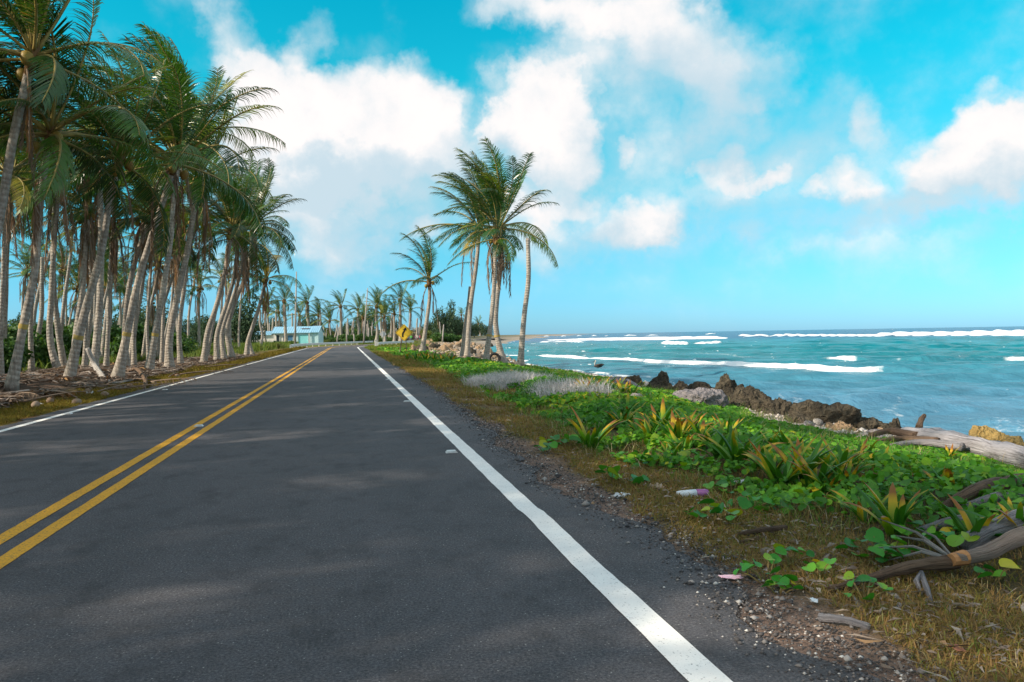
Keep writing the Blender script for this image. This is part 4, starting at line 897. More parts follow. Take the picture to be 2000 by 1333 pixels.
rock(1172, 1222, 735, 760, 'grey slab among driftwood left of the brown rock', 14, M_ROCKG, group='pale stones on the sand', name='stone_slab', flat=.5)
rock(1690, 1740, 835, 846, 'flat blue-grey slab beside the horned rock', 15, M_ROCKG, group='pale stones on the sand', name='stone_slab', flat=.6)
stn = []
rs = random.Random(31)
for k in range(46):   # small pale stones on the sand strip behind the rocks
    t = rs.random(); y = 11.5+22*t*t; x = berm_x(y)+rs.uniform(-1.3, .9); w = rs.uniform(.08, .26)
    me = rock_mesh(100+k, w, w*rs.uniform(.6, 1), w*rs.uniform(.35, .6), rs.choice([M_ROCKG, M_ROCKT, M_ROCKT]), sub=2, rough=.35); o = link('beach_stone', me, None, (x, y, gz(x, y)-.01), (0, 0, rs.uniform(0, 6))); tag(o, None, 'stone', 'small stones on the sand strip'); stn.append(o)
label_row(stn, 'small pale stone on the sand strip, %s from the left')
frk = []
for k in range(60):   # boulders of the far rubble beach
    px = rs.uniform(800, 985); t = rs.random(); dd = 62+110*t; b = Dp(px, 690, dd)
    if not (berm_x(b[1])-6.5 < b[0] < water_x(b[1])+.8): 
        b[0] = rs.uniform(berm_x(b[1])-5.5, water_x(b[1])+.5)
    w = rs.uniform(.4, 1.3); me = rock_mesh(200+k, w*1.2, w, w*rs.uniform(.5, .95), rs.choice([M_ROCKT, M_ROCKT, M_ROCKT, M_ROCK]), sub=3, rough=.45)
    o = link('beach_boulder', me, None, (b[0], b[1], gz(b[0], b[1])-.05), (0, 0, rs.uniform(0, 6))); tag(o, None, 'boulder', 'boulders on the far rubble beach'); frk.append(o)
label_row(frk, 'boulder on the far rubble beach behind the shore palms, %s from the left')

# ------------------------------------------------------------------ driftwood
def wood_mat(name, a, c, d):
    m, b, p, o = mat(name); oc = objc(b); g = attr(b, 'grain')
    n = b.noise(b.vec('MULTIPLY', g, (6, 6, .30)), 1.0, 6, .62, .6).outputs['Fac']; n2 = b.noise(oc, 3.2, 5).outputs['Fac']; n3 = b.noise(b.vec('MULTIPLY', g, (2.6, 2.6, .16)), 1.0, 3, .5).outputs['Fac']
    cc = b.mix(b.rng(n2, .35, .65), (*a, 1), (*c, 1)); cc = b.mix(b.rng(n, .50, .70, 0, .8), cc, (*d, 1)); cc = b.mix(b.rng(n3, .62, .70, 0, .75), cc, (*d, 1)); b.put(p.inputs['Base Color'], cc); p.inputs['Roughness'].default_value = .88; p.inputs['Specular IOR Level'].default_value = .15
    bump(b, p, b.math('ADD', n, n3), 1.0, .05); return m
M_DRIFT = wood_mat('silver_driftwood', (.43, .41, .43), (.33, .31, .33), (.10, .085, .08)); M_BROWNW = wood_mat('brown_driftwood', (.27, .18, .12), (.18, .12, .085), (.05, .035, .03)); M_PALEW = wood_mat('bleached_driftwood', (.56, .52, .48), (.46, .42, .39), (.22, .18, .15))
def log_pts(px, r0, r1, m, n=10, seed=0, zoff=None, z=-.4, wob=.18, sides=10):
    """tube through ground points under the given photo pixels; origin at the first"""
    P = []
    for i, q in enumerate(px):
        g = on(q[0], q[1], z); P.append(Vector((g[0], g[1], g[2]+(q[2] if len(q) > 2 else r0*.6))))
    b = P[0].copy(); b.z = gz(b.x, b.y); q = catmull([p-b for p in P], n); N = len(q)
    mb = MB(); off = seed*11.7
    mb.tube(q, [(r0+(r1-r0)*i/(N-1))*(1+.18*mn.noise((i*.35, off, 0))) for i in range(N)], sides, jitter=lambda i, k: 1+wob*mn.noise((k*1.3+off, i*.25, seed))+.10*mn.noise((k*2.9, i*.9, off)))
    return mb, b
def log(px, r0, r1, m, label, seed, cat='log', group='driftwood on the right verge', name='driftwood_log', z=-.4, wob=.18):
    mb, b = log_pts(px, r0, r1, m, seed=seed, z=z, wob=wob); me = mb.mesh(name, m, True); return tag(link(name, me, None, b), label, cat, group)
def big_log():
    mb, b = log_pts([(1768, 862, .16), (1830, 872, .20), (1900, 889, .20), (2000, 917, .2), (2120, 955, .2)], .13, .19, M_DRIFT, seed=1, wob=.5)
    root = thing('driftwood_log', 'big silver driftwood trunk lying at the right edge above the rocks', 'log', tuple(b), 'driftwood on the right verge'); mb.build('trunk', M_DRIFT, root, smooth=True).scale = (1, 1, .78)
    for k, (px, r0, r1, m) in enumerate([([(1700, 856, .05), (1740, 858, .13), (1790, 868, .12)], .035, .075, M_BROWNW), ([(1712, 868, .04), (1765, 870, .10), (1830, 880, .12)], .03, .07, M_BROWNW), ([(1795, 858, .20), (1800, 858, .34), (1806, 858, .42)], .06, .035, M_BROWNW), ([(1740, 875, .03), (1800, 878, .10), (1880, 893, .14)], .03, .06, M_DRIFT)]):
        q, bb = log_pts(px, r0, r1, m, seed=20+k, n=6); q.build('root', m, root, Vector(bb)-Vector(b), True)
big_log()
log([(1556, 822, .05), (1578, 826, .06), (1602, 832, .05)], .07, .06, M_PALEW, 'short bleached log on the sand below the widest rock', 2)
log([(1238, 783, .06), (1272, 779, .07)], .08, .07, M_PALEW, 'short pale log in the greenery near the brown rock', 3)
log([(1188, 760, .15), (1216, 752, .20), (1262, 770, .05)], .09, .05, M_DRIFT, 'grey bent log leaning beside the brown rock', 4)
log([(1168, 770, .10), (1205, 768, .12), (1240, 772, .05)], .07, .06, M_BROWNW, 'brown branch among driftwood near the brown rock', 5)
log([(1838, 1012, .06), (1920, 985, .12), (2010, 965, .12), (2100, 950, .1)], .035, .075, M_BROWNW, 'dark crooked branch reaching in from the right edge', 6)
log([(1880, 1010, .06), (1950, 1000, .10), (2060, 985, .1)], .025, .05, M_DRIFT, 'thin grey branch under the dark crooked branch', 7)
log([(1800, 1052, .05), (1880, 1036, .07), (1920, 1030, .03)], .03, .035, M_DRIFT, 'short grey stick in the leaves by the crooked branch', 8)
log([(1880, 1085, .05), (1930, 1072, .10), (2060, 1040, .13)], .05, .075, M_DRIFT, 'grey log behind the palm stalk butt', 9)
log([(1600, 1215, .02), (1650, 1225, .03), (1700, 1232, .015)], .020, .014, M_DRIFT, 'flat grey stick lying on the near dry grass', 10, cat='stick')
log([(1440, 1050, .02), (1490, 1050, .05), (1535, 1040, .03)], .012, .02, M_BROWNW, 'dark bent twig on the dry grass', 11, cat='stick')
log([(1445, 1064, .015), (1480, 1058, .02)], .01, .014, M_BROWNW, 'stub of dark twig under the bent twig', 12, cat='stick')
def palm_butt():
    b = on(1870, 1120, -.1); b[2] = gz(b[0], b[1]); root = thing('fallen_palm_stalk', 'fallen dry palm stalk with orange cut end and long spikes', 'palm stalk', tuple(b), 'driftwood on the right verge')
    def rel(px, py, z): g = on(px, py, -.1); return Vector((g[0], g[1], gz(g[0], g[1])+z))-Vector(b)
    q = catmull([rel(1866, 1128, .10), rel(1925, 1122, .12), rel(2000, 1105, .17), rel(2100, 1090, .2)], 6); mb = MB(); mb.tube(q, [.036+.018*i/len(q) for i in range(len(q))], 10, jitter=lambda i, k: 1+.25*mn.noise((k*1.2, i*.4, 3))); mb.build('stalk', wood_mat('pale_stalk', (.44, .35, .29), (.33, .26, .23), (.20, .15, .12)), root, smooth=True)
    e = MB(); e.tube([q[0]-(q[1]-q[0]).normalized()*.03, q[0]+(q[1]-q[0]).normalized()*.07], [.034, .042], 10); e.build('cut_end', plain('orange_fibre', (.46, .22, .09), (.32, .15, .06), 20, .9), root)
    q = catmull([rel(1868, 1125, .08), rel(1780, 1132, .07), rel(1700, 1145, .04), rel(1620, 1158, .015)], 6); mb = MB(); mb.tube(q, [.034*(1-.8*i/len(q))+.007 for i in range(len(q))], 8, jitter=lambda i, k: 1+.5*mn.noise((k*1.7, i*.5, 9))); mb.build('dry_rib', M_BROWNW, root, smooth=True)
    for i, (px, py, z) in enumerate([(1716, 1062, .16), (1745, 1085, .12), (1700, 1098, .08), (1790, 1075, .14), (1735, 1112, .05)]):
        mb = MB(); mb.tube([rel(1866, 1128, .09), rel((px+1866)/2, (py+1128)/2, .10+z*.4), rel(px, py, z)], [.010, .008, .003], 5); mb.build('spike', M_PALEW, root, smooth=True)
    for i, (px, py) in enumerate([(1815, 1175), (1795, 1160)]):
        mb = MB(); mb.tube([rel(1800, 1140, .06), rel(px-5, py-10, .04), rel(px+6, py+8, .01)], [.012, .016, .006], 6); mb.build('curled_sheath', M_DRIFT, root, smooth=True)
palm_butt()

# ------------------------------------------------------------------ ground cover
def in_patch(x, y):
    d = np.minimum(((x-4.25)/1.0)**2+((y-20.2)/2.3)**2, ((x-4.3)/.65)**2+((y-14.9)/1.4)**2)
    return d+(fbm(x*1.1, y*1.1, 143)-.5)*1.6+(fbm(x*3.5, y*3.5, 141)-.5)*1.5
def stuff(name, v, f, m, rnd, label, cat, smooth=False):
    return tag(link(name, new_mesh(name, v, f, m, smooth, attrs={'rnd': rnd})), label, cat, kind='stuff')
M_VINE = leafmat('beach_vine_leaf', [(0, (.040, .150, .012)), (.35, (.075, .260, .016)), (.62, (.150, .360, .016)), (.82, (.30, .44, .018)), (.94, (.54, .48, .02)), (1, (.66, .42, .02))], .5, .25, .30, byattr=True, var=.15, tcol=(1.2, 1.2, .3))
def ground_vines():
    r = np.random.default_rng(21); Pn = []; S = []
    for (y0, y1, n, sz) in ((4.0, 8, 10500, .060), (8, 14, 18500, .066), (14, 24, 22000, .078), (24, 36, 15000, .10), (36, 48, 7000, .13), (48, 90, 6000, .19)):
        y = r.uniform(y0, y1, n*3); x = r.uniform(1.5, 12, n*3); e = edge_x(y); b = berm_x(y)
        nn = fbm(x*.9, y*.9, 151); big = fbm(x*.3, y*.3, 157)
        lim = e+.15+(nn-.5)*1.3 + np.where(y < 5.2, .7, .1)
        if y0 >= 48: ok = (x > 3.4+(nn-.5)*2) & (x < b-3.5+(nn-.5)*4) & (big > .47)
        else: ok = (((x-8.5)/1.25)**2+((y-12.7)/2.3)**2 > .8+(nn-.5)*1.6) & (x > lim) & (x < b-.35-.75*sstep(9.5, 11.5, y)*(1-sstep(17, 27, y))+(nn-.5)*1.4) & ((fbm(x*1.4, y*1.4, 163) > .38+(.05 if y0 < 8 else 0)) | (x > lim+1.6)) & ((in_patch(x, y) > .85) | (r.random(n*3) < .30)) & ~((x < lim+.8) & (nn < .36))
        x, y = x[ok][:n], y[ok][:n]; d = (r.beta(1.6, 1.4, len(x)))*(.05+.22*np.clip(fbm(x*.8, y*.8, 167)-.25, 0, 1))*(1-.85*sstep(-3.2, -1.4, x-berm_x(y)))
        Pn.append(np.c_[x, y, ground_z(x, y)+.015+d]); S.append(np.full(len(x), sz)*.86*np.clip(r.lognormal(0, .38, len(x)), .4, 1.9))
    p = np.concatenate(Pn); s = np.concatenate(S); v, f, rn = leaves(p, np.tile([[-.25, -.35, 1.0]], (len(p), 1)), s, r, 1.05, 6)
    # light and dark clumps
    c = fbm(p[:, 0]*.9, p[:, 1]*.6, 171); rn = np.clip(rn+np.repeat((c-.5)*.9, 6), 0, 1)
    stuff('ground_vines', v, f, M_VINE, rn, 'low green beach vines covering the right verge', 'vines')
ground_vines()
def blades(n_list, region, h, w, seed, lean=.5, curl=True):
    """thin blades: points from region(r, y0, y1, n)"""
    r = np.random.default_rng(seed); V = []; RN = []
    for (y0, y1, n, k) in n_list:
        x, y = region(r, y0, y1, n); n = len(x); z = ground_z(x, y)-.005
        hh = h*k*r.uniform(.5, 1.4, n); ww = w*k*r.uniform(.7, 1.3, n); a = r.uniform(0, 6.28, n); l = r.normal(0, lean, (n, 2))+np.array([-.15, -.05])
        a = np.arctan2(l[:, 1], l[:, 0])+math.pi/2+r.normal(0, .5, n); b = np.c_[x, y, z]; sd = np.c_[np.cos(a), np.sin(a), 0*a]*(ww/2)[:, None]
        mid = b+np.c_[l*.35*hh[:, None], hh*.6]; tip = b+np.c_[l*1.0*hh[:, None], hh*np.clip(1-.25*np.hypot(l[:, 0], l[:, 1]), .3, 1)]
        V.append(np.stack([b-sd, b+sd, mid+sd*.7, tip, mid-sd*.7], 1).reshape(-1, 3)); RN.append(np.repeat(np.clip(r.normal(.5, .22, n), 0, 1), 5))
    v = np.concatenate(V); rn = np.concatenate(RN); i = np.arange(len(v)//5)[:, None]*5
    return v, np.concatenate([i+np.array([t]) for t in ((0, 1, 2), (0, 2, 4), (4, 2, 3))]), rn
def reg_right(r, y0, y1, n):
    y = r.uniform(y0, y1, n*4); x = r.uniform(1.9, 9, n*4); nn = fbm(x*1.2, y*1.2, 181); e = edge_x(y)
    hi = np.where(y < 6.5, e+2.6, e+1.0); hi = np.where(y > 26, e+.8, hi)
    ok = (x > 2.08+(nn-.5)*.7) & (x < hi) & (nn > .36) & ((x < e+.3) | (r.random(n*4) < .55)); return x[ok][:n], y[ok][:n]
M_DRYG = leafmat('dry_verge_grass', [(0, (.27, .155, .055)), (.4, (.36, .22, .09)), (.62, (.24, .20, .045)), (.8, (.15, .20, .04)), (1, (.48, .37, .20))], .8, .1, .25, byattr=True, var=.25)
v, f, rn = blades([(1.6, 5, 26000, .75), (5, 9, 22000, .9), (9, 18, 20000, 1.1), (18, 34, 14000, 1.5), (34, 70, 9000, 2.4)], reg_right, .065, .007, 61, .9)
stuff('verge_grass', v, f, M_DRYG, rn, 'short dry brown grass between the asphalt and the vines', 'grass')
def reg_left(r, y0, y1, n):
    y = r.uniform(y0, y1, n*4); x = r.uniform(-7.6, -5.25, n*4); nn = fbm(x*1.2, y*.8, 191); ok = (x < -5.48+(nn-.5)*.35) & (x > -6.75+(nn-.5)*1.2); return x[ok][:n], y[ok][:n]
M_MOSSG = leafmat('left_verge_grass', [(0, (.17, .10, .025)), (.45, (.22, .155, .03)), (.75, (.18, .17, .03)), (1, (.30, .25, .06))], .8, .1, .25, byattr=True, var=.2)
v, f, rn = blades([(11, 20, 16000, 1.0), (20, 34, 14000, 1.4), (34, 60, 12000, 2.2), (60, 110, 8000, 3.6)], reg_left, .06, .010, 63, .7)
stuff('verge_grass', v, f, M_MOSSG, rn, 'olive and yellow grass strip along the left road edge', 'grass')
def reg_mixed(r, y0, y1, n):
    y = r.uniform(y0, y1, n*4); x = r.uniform(2.4, 10, n*4); nn = fbm(x*1.6, y*1.6, 187); ok = (x > edge_x(y)-.1) & (x < berm_x(y)-.9) & (nn > .44); return x[ok][:n], y[ok][:n]
M_TANGLE = leafmat('tangled_grass', [(0, (.06, .16, .02)), (.4, (.11, .23, .03)), (.6, (.22, .26, .05)), (.75, (.40, .31, .15)), (1, (.55, .47, .33))], .7, .15, .25, byattr=True, var=.15)
v, f, rn = blades([(4.2, 8, 3200, .8), (8, 14, 5200, 1.0), (14, 26, 6000, 1.2), (26, 42, 3500, 1.5)], reg_mixed, .17, .006, 66, .9)
stuff('tangled_grass', v, f, M_TANGLE, rn, 'thin green and straw grass stems tangled through the vines', 'grass')
def reg_dry(r, y0, y1, n):
    y = r.uniform(12.5, 24, n*6); x = r.uniform(2.9, 6.2, n*6); ok = (in_patch(x, y) < .95); return x[ok][:n], y[ok][:n]
M_SILVER = leafmat('silver_dry_brush', [(0, (.50, .46, .45)), (.5, (.64, .60, .58)), (1, (.78, .73, .70))], .8, .1, .25, byattr=True, var=.05, tcol=(1, .95, .9))
v, f, rn = blades([(12, 24, 6500, 1.0)], reg_dry, .30, .013, 65, .7)
stuff('dry_brush', v, f, M_SILVER, rn, 'silver-grey dry brush patch in the green vines', 'brush')
def reg_meadow(r, y0, y1, n):
    y = r.uniform(y0, y1, n*3); x = r.uniform(-26, -8, n*3); nn = fbm(x*.3, y*.3, 195); ok = (nn > .38) & (x < -8.6-np.clip((60-y)*.25, 0, 9)); return x[ok][:n], y[ok][:n]
M_MEADOW = leafmat('meadow_grass', [(0, (.10, .17, .03)), (.5, (.17, .25, .05)), (1, (.28, .28, .08))], .7, .2, .35, byattr=True, var=.2)
v, f, rn = blades([(36, 70, 12000, 1.0), (70, 150, 12000, 1.5)], reg_meadow, .55, .06, 67, .5)
stuff('meadow_grass', v, f, M_MEADOW, rn, 'bright green tall grass behind the grove', 'grass')
def reg_rfar(r, y0, y1, n):
    y = r.uniform(y0, y1, n*4); x = r.uniform(2, 14, n*4); nn = fbm(x*.5, y*.3, 197); ok = (road_dist(x, y) > .15+(nn-.5)*.8) & (x < np.minimum(berm_x(y)-1, 7+nn*8)) & (nn > .42); return x[ok][:n], y[ok][:n]
M_BRIGHTG = leafmat('shore_grass', [(0, (.08, .15, .02)), (.5, (.16, .24, .03)), (.8, (.30, .26, .06)), (1, (.36, .26, .10))], .7, .2, .3, byattr=True, var=.2)
v, f, rn = blades([(34, 60, 9000, 1.0), (60, 110, 12000, 1.6), (110, 170, 7000, 2.6)], reg_rfar, .10, .03, 69, .5)
stuff('shore_grass', v, f, M_BRIGHTG, rn, 'sunlit short grass by the far right road edge', 'grass')

# loose stones and leaf scraps
def grains(n, region, size, seed, flat=.6):
    r = np.random.default_rng(seed); x, y = region(r, n); n = len(x); s = size*r.lognormal(0, .45, n); z = ground_z(x, y); z = np.where(road_dist(x, y) < .25, np.maximum(z, 0.0), z)
    o = np.array([[1, 0, 0], [0, 1, 0], [-1, 0, 0], [0, -1, 0], [0, 0, 1], [0, 0, -1]], float); q = o[None]*s[:, None, None]*r.uniform(.6, 1.3, (n, 6, 1)); q[:, :, 2] *= flat
    a = r.uniform(0, 6.28, n); c, sn = np.cos(a)[:, None], np.sin(a)[:, None]; X = q[:, :, 0]*c-q[:, :, 1]*sn; Y = q[:, :, 0]*sn+q[:, :, 1]*c
    v = np.stack([X+x[:, None], Y+y[:, None], q[:, :, 2]+z[:, None]+s[:, None]*.25], 2).reshape(-1, 3); i = np.arange(n)[:, None]*6
    f = np.concatenate([i+np.array([t]) for t in ((0, 1, 4), (1, 2, 4), (2, 3, 4), (3, 0, 4), (1, 0, 5), (2, 1, 5), (3, 2, 5), (0, 3, 5))]); return v, f, np.repeat(r.random(n), 6)
def reg_edge(r, n):
    y = 1.2+34*r.random(n)**1.7; x = 1.95+.3*sstep(10, 24, y)+r.normal(-.02, .15, n)+.5*(fbm(y*.45, 3+0*y, 51)-.5); return x[x > 1.5], y[x > 1.5]
mg, bg_, pg_, og_ = mat('road_gravel'); bg_.put(pg_.inputs['Base Color'], bg_.ramp(attr(bg_, 'rnd', True), [(0, (.035, .033, .034)), (.45, (.075, .068, .068)), (.78, (.16, .145, .14)), (.93, (.34, .31, .29)), (1, (.60, .58, .55))]))
v, f, rn = grains(20000, reg_edge, .0065, 71); stuff('road_gravel', v, f, mg, rn, 'loose dark gravel along the broken right road edge', 'gravel')
def reg_sand(r, n):
    y = 10+30*r.random(n)**1.4; x = berm_x(y)+r.uniform(-1.4, 2.2, n); return x, y
ms, bs_, ps_, os_ = mat('shell_rubble'); bs_.put(ps_.inputs['Base Color'], bs_.ramp(attr(bs_, 'rnd', True), [(0, (.30, .25, .22)), (.4, (.48, .41, .36)), (.8, (.62, .56, .52)), (1, (.75, .72, .70))]))
v, f, rn = grains(7000, reg_sand, .028, 73); stuff('shell_rubble', v, f, ms, rn, 'pale shell and stone rubble on the sand strip', 'rubble')
def reg_beach(r, n):
    y = 58+120*r.random(n); x = berm_x(y)-4.5+(water_x(y)-berm_x(y)+4.5)*r.random(n); return x, y
mr, br_, pr_, or_ = mat('tan_rubble'); br_.put(pr_.inputs['Base Color'], br_.ramp(attr(br_, 'rnd', True), [(0, (.16, .12, .09)), (.5, (.30, .235, .175)), (1, (.48, .40, .32))]))
v, f, rn = grains(6000, reg_beach, .11, 75); stuff('beach_rubble', v, f, mr, rn, 'sunlit stony rubble on the far beach', 'rubble')
def strips(n, region, L, w, seed, lift=.06):
    r = np.random.default_rng(seed); x, y = region(r, n); n = len(x); l = L*r.lognormal(0, .4, n); a = r.uniform(0, 6.28, n); d = np.c_[np.cos(a), np.sin(a), r.normal(0, .18, n)]; sd = np.c_[-np.sin(a), np.cos(a), r.normal(0, .5, n)]*(w*r.uniform(.5, 1.6, n))[:, None]
    c = np.c_[x, y, ground_z(x, y)+r.uniform(.004, lift, n)]; bend = np.c_[r.normal(0, .25, (n, 2)), r.uniform(-.05, .28, n)]*l[:, None]
    v = np.stack([c-d*l[:, None]/2, c+bend*.5-sd, c+bend*.5+sd, c+d*l[:, None]/2], 1).reshape(-1, 3); i = np.arange(n)[:, None]*4
    return v, np.concatenate([i+np.array([[0, 1, 2]]), i+np.array([[1, 3, 2]])]), np.repeat(r.random(n), 4)
M_LITTER = leafmat('dry_leaf_litter', [(0, (.10, .07, .055)), (.35, (.20, .145, .115)), (.7, (.31, .25, .215)), (.92, (.44, .38, .34)), (1, (.36, .19, .07))], .85, .1, .15, byattr=True, var=.3, tcol=(1.1, .9, .7))
def reg_rl(r, n):
    y = 2+20*r.random(n)**1.4; x = edge_x(y)+r.normal(-.35, .55, n); k = x > 1.95; return x[k], y[k]
v, f, rn = strips(6500, reg_rl, .065, .006, 81, .03); stuff('leaf_litter', v, f, M_LITTER, rn, 'dry leaf scraps and twigs on the right verge', 'leaf litter')
def reg_ll(r, n):
    y = 16+46*r.random(n)**1.3; x = -6.5-np.abs(r.normal(0, 1, n))*3.0-.1*r.random(n); nn = fbm(x*.8, y*.8, 201); k = (nn > .40) & (x > -17); return x[k], y[k]
v, f, rn = strips(30000, reg_ll, .42, .020, 83, .16); stuff('palm_litter', v, f, M_LITTER, rn, 'heap of dry palm leaf litter under the left grove', 'leaf litter')

# ------------------------------------------------------------------ strap-leaved lilies and vine sprigs, leaf by leaf
M_LILY = leafmat('lily_leaf', [(0, (.035, .140, .014)), (.5, (.065, .220, .016)), (.85, (.15, .32, .02)), (1, (.42, .34, .03))], .45, .3, .28, (.62, 1.05, .75, [(0, (.62, .46, .02)), (.6, (.80, .42, .02)), (1, (.30, .12, .03))]), var=.1, tcol=(1.3, 1.2, .3))
def strap_leaf(seed, L=.5, w=.062):
    r = random.Random(seed); v = []; tip = []; f = []; N = 7; el = rad(r.uniform(52, 84)); d = Vector((math.cos(el), 0, math.sin(el))); p = Vector(); bend = r.uniform(.03, .16); tw = r.uniform(-.25, .25)
    for i in range(N+1):
        t = i/N; ww = w*(.55+1.2*t-1.55*t*t)*.95 if t < .98 else .003; ww = max(ww, .004); s = Vector((math.sin(tw*t), math.cos(tw*t), 0)); nz = d.cross(s)
        v += [p-s*ww/2, p+nz*ww*.22, p+s*ww/2]; tip += [t]*3
        d = (d+Vector((bend*.4, 0, -bend*(.4+t)))).normalized(); p = p+d*L/N
    for i in range(N):
        a = i*3; f += [(a, a+1, a+4, a+3), (a+1, a+2, a+5, a+4)]
    return new_mesh('leaf', v, f, M_LILY, True, attrs={'tip': tip})
STRAPS = [strap_leaf(k, .42+.03*(k % 5), .078+.010*(k % 3)) for k in range(14)]
LILY = [(1155, 882, 1.15, 13), (1288, 850, 1.15, 11), (1322, 868, 1.1, 12), (1248, 852, .9, 9), (1215, 838, 1.0, 10), (1372, 872, 1.0, 9), (1402, 895, .95, 9), (1440, 912, 1.2, 12), (1478, 918, .8, 8), (1530, 958, 1.15, 11), (1562, 950, 1.15, 11), (1592, 962, 1.0, 10), (1622, 966, .8, 8), (1348, 852, .9, 8), (1228, 822, .95, 9), (1500, 885, .8, 8),
        (1182, 768, 1.1, 9), (1200, 772, 1.0, 8), (1218, 774, 1.0, 8), (1142, 772, 1.0, 8), (1162, 770, 1.1, 9), (1232, 776, .9, 7), (1752, 1045, .95, 10), (1690, 1022, .7, 6), (1640, 925, .8, 8), (1672, 910, .8, 7), (1692, 905, .7, 7), (1905, 1068, .8, 8), (1985, 1055, .85, 8), (1722, 925, .7, 7), (1655, 945, .7, 7), (1310, 905, .7, 6), (1268, 860, .9, 8), (1420, 860, .8, 7), (1545, 895, .8, 8), (1850, 960, .6, 6),
        (795, 704, 1.4, 8), (812, 706, 1.5, 8), (830, 708, 1.6, 9), (848, 708, 1.5, 8), (865, 709, 1.5, 8), (882, 710, 1.4, 7), (838, 703, 1.4, 7), (872, 703, 1.4, 7), (1850, 900, .6, 6), (1600, 905, .7, 7), (1338, 890, .8, 7), (1510, 935, .8, 8)]
lil = []; rs = random.Random(77)
for k, (px, py, sc, n) in enumerate(LILY):
    b = on(px, py, -.2); o = thing('lily_plant', 'x', 'plant', (b[0], b[1], b[2]-.02), 'strap-leaved lilies on the right verge'); lil.append(o)
    for i in range(n+4): link('leaf', STRAPS[rs.randrange(14)], o, (rs.gauss(0, .02), rs.gauss(0, .02), 0), (rs.uniform(-.12, .12), rs.uniform(-.12, .12), i*2.4+rs.uniform(-.4, .4)), sc*.86*rs.uniform(.75, 1.2))
label_row(lil, 'strap-leaved lily with yellow and rusty tips on the right verge, %s from the left')
M_SPRIG = leafmat('broad_vine_leaf', [(0, (.022, .15, .020)), (.5, (.045, .26, .022)), (.82, (.12, .34, .02)), (.95, (.35, .42, .03)), (1, (.60, .42, .02))], .42, .3, .25, var=.05, tcol=(1.1, 1.2, .3))
def round_leaf(seed):
    r = random.Random(seed); N = 14; v = [(0, 0, 0)]; f = []
    for i in range(N):
        a = 2*math.pi*i/N; rr = 1.0-.16*math.exp(-((math.atan2(math.sin(a), math.cos(a)))/.25)**2)+.05*r.uniform(-1, 1); x, y = rr*math.cos(a)*.5, rr*math.sin(a)*.46; v.append((x, y, abs(y)*.42-.12*x*x+.02*r.uniform(-1, 1)))
    for i in range(N): f.append((0, 1+i, 1+(i+1) % N))
    return new_mesh('leaf', v, f, M_SPRIG, True)
ROUND = [round_leaf(k) for k in range(6)]
M_VSTEM = plain('vine_stem', (.22, .20, .06), (.18, .10, .05), 12)
def sprig(px, py, n, size, spread, label, seed):
    r = random.Random(seed); b = on(px, py, -.1); o = thing('vine_sprig', label, 'plant', (b[0], b[1], b[2]), 'broad-leaved vine sprigs on the near verge')
    for i in range(n):
        a = i*2.4+r.uniform(-.5, .5); d = spread*math.sqrt((i+.4)/n); x, y, z = d*math.cos(a), d*math.sin(a), r.uniform(.03, .11)
        link('leaf', ROUND[r.randrange(6)], o, (x, y, z), (r.uniform(-.5, .5)-.25, r.uniform(-.5, .5), r.uniform(0, 6.28)), size*r.uniform(.7, 1.25))
        m = MB(); m.tube([(x*.15, y*.15, -.01), (x*.6, y*.6, z*.7), (x, y, z)], .004, 4); m.build('stem', M_VSTEM, o)
for k, (px, py, n, sz, sp, lab) in enumerate([(1395, 1022, 13, .105, .20, 'bright broad-leaved sprig on the grass nearest the road bulge'), (1500, 1140, 12, .075, .17, 'small-leaved sprig above the near gravel'), (1545, 1105, 6, .07, .12, 'few-leaved sprig right of the small-leaved sprig'),
        (1690, 1172, 9, .070, .15, 'glossy sprig on the near dry grass below the palm stalk'), (1705, 1092, 13, .10, .20, 'broad sprig with a yellow leaf behind the palm stalk'), (1745, 1090, 8, .09, .15, 'second yellow-green sprig behind the palm stalk'), (1228, 948, 6, .13, .16, 'two-tufted sprig left of the crushed can'), (1192, 940, 5, .11, .12, 'leftmost low sprig near the plastic scrap'),
        (1095, 872, 14, .12, .25, 'bluish-green sprig at the foot of the leftmost big lily'), (1065, 885, 6, .10, .12, 'small sprig at the edge of the dust left of the big lily'), (1280, 915, 13, .11, .26, 'dark leafy sprig under the lilies'), (1330, 905, 11, .10, .22, 'leafy sprig under the middle lilies'), (1230, 905, 9, .10, .2, 'low leafy sprig right of the dry leaf heap'),
        (1430, 968, 14, .09, .24, 'leafy sprig above the crushed can'), (1470, 1000, 10, .09, .18, 'leafy sprig right of the crushed can'), (1880, 1075, 14, .10, .26, 'dense sprig in front of the grey log'), (1820, 1062, 12, .09, .22, 'dense sprig by the short grey stick'), (1520, 1160, 6, .065, .1, 'tiny sprig below the small-leaved sprig'), (1600, 1130, 5, .07, .1, 'lone sprig left of the dry rib'), (1940, 1140, 6, .09, .12, 'sprig below the palm stalk butt')]):
    sprig(px, py, n, sz, sp, lab, 800+k)

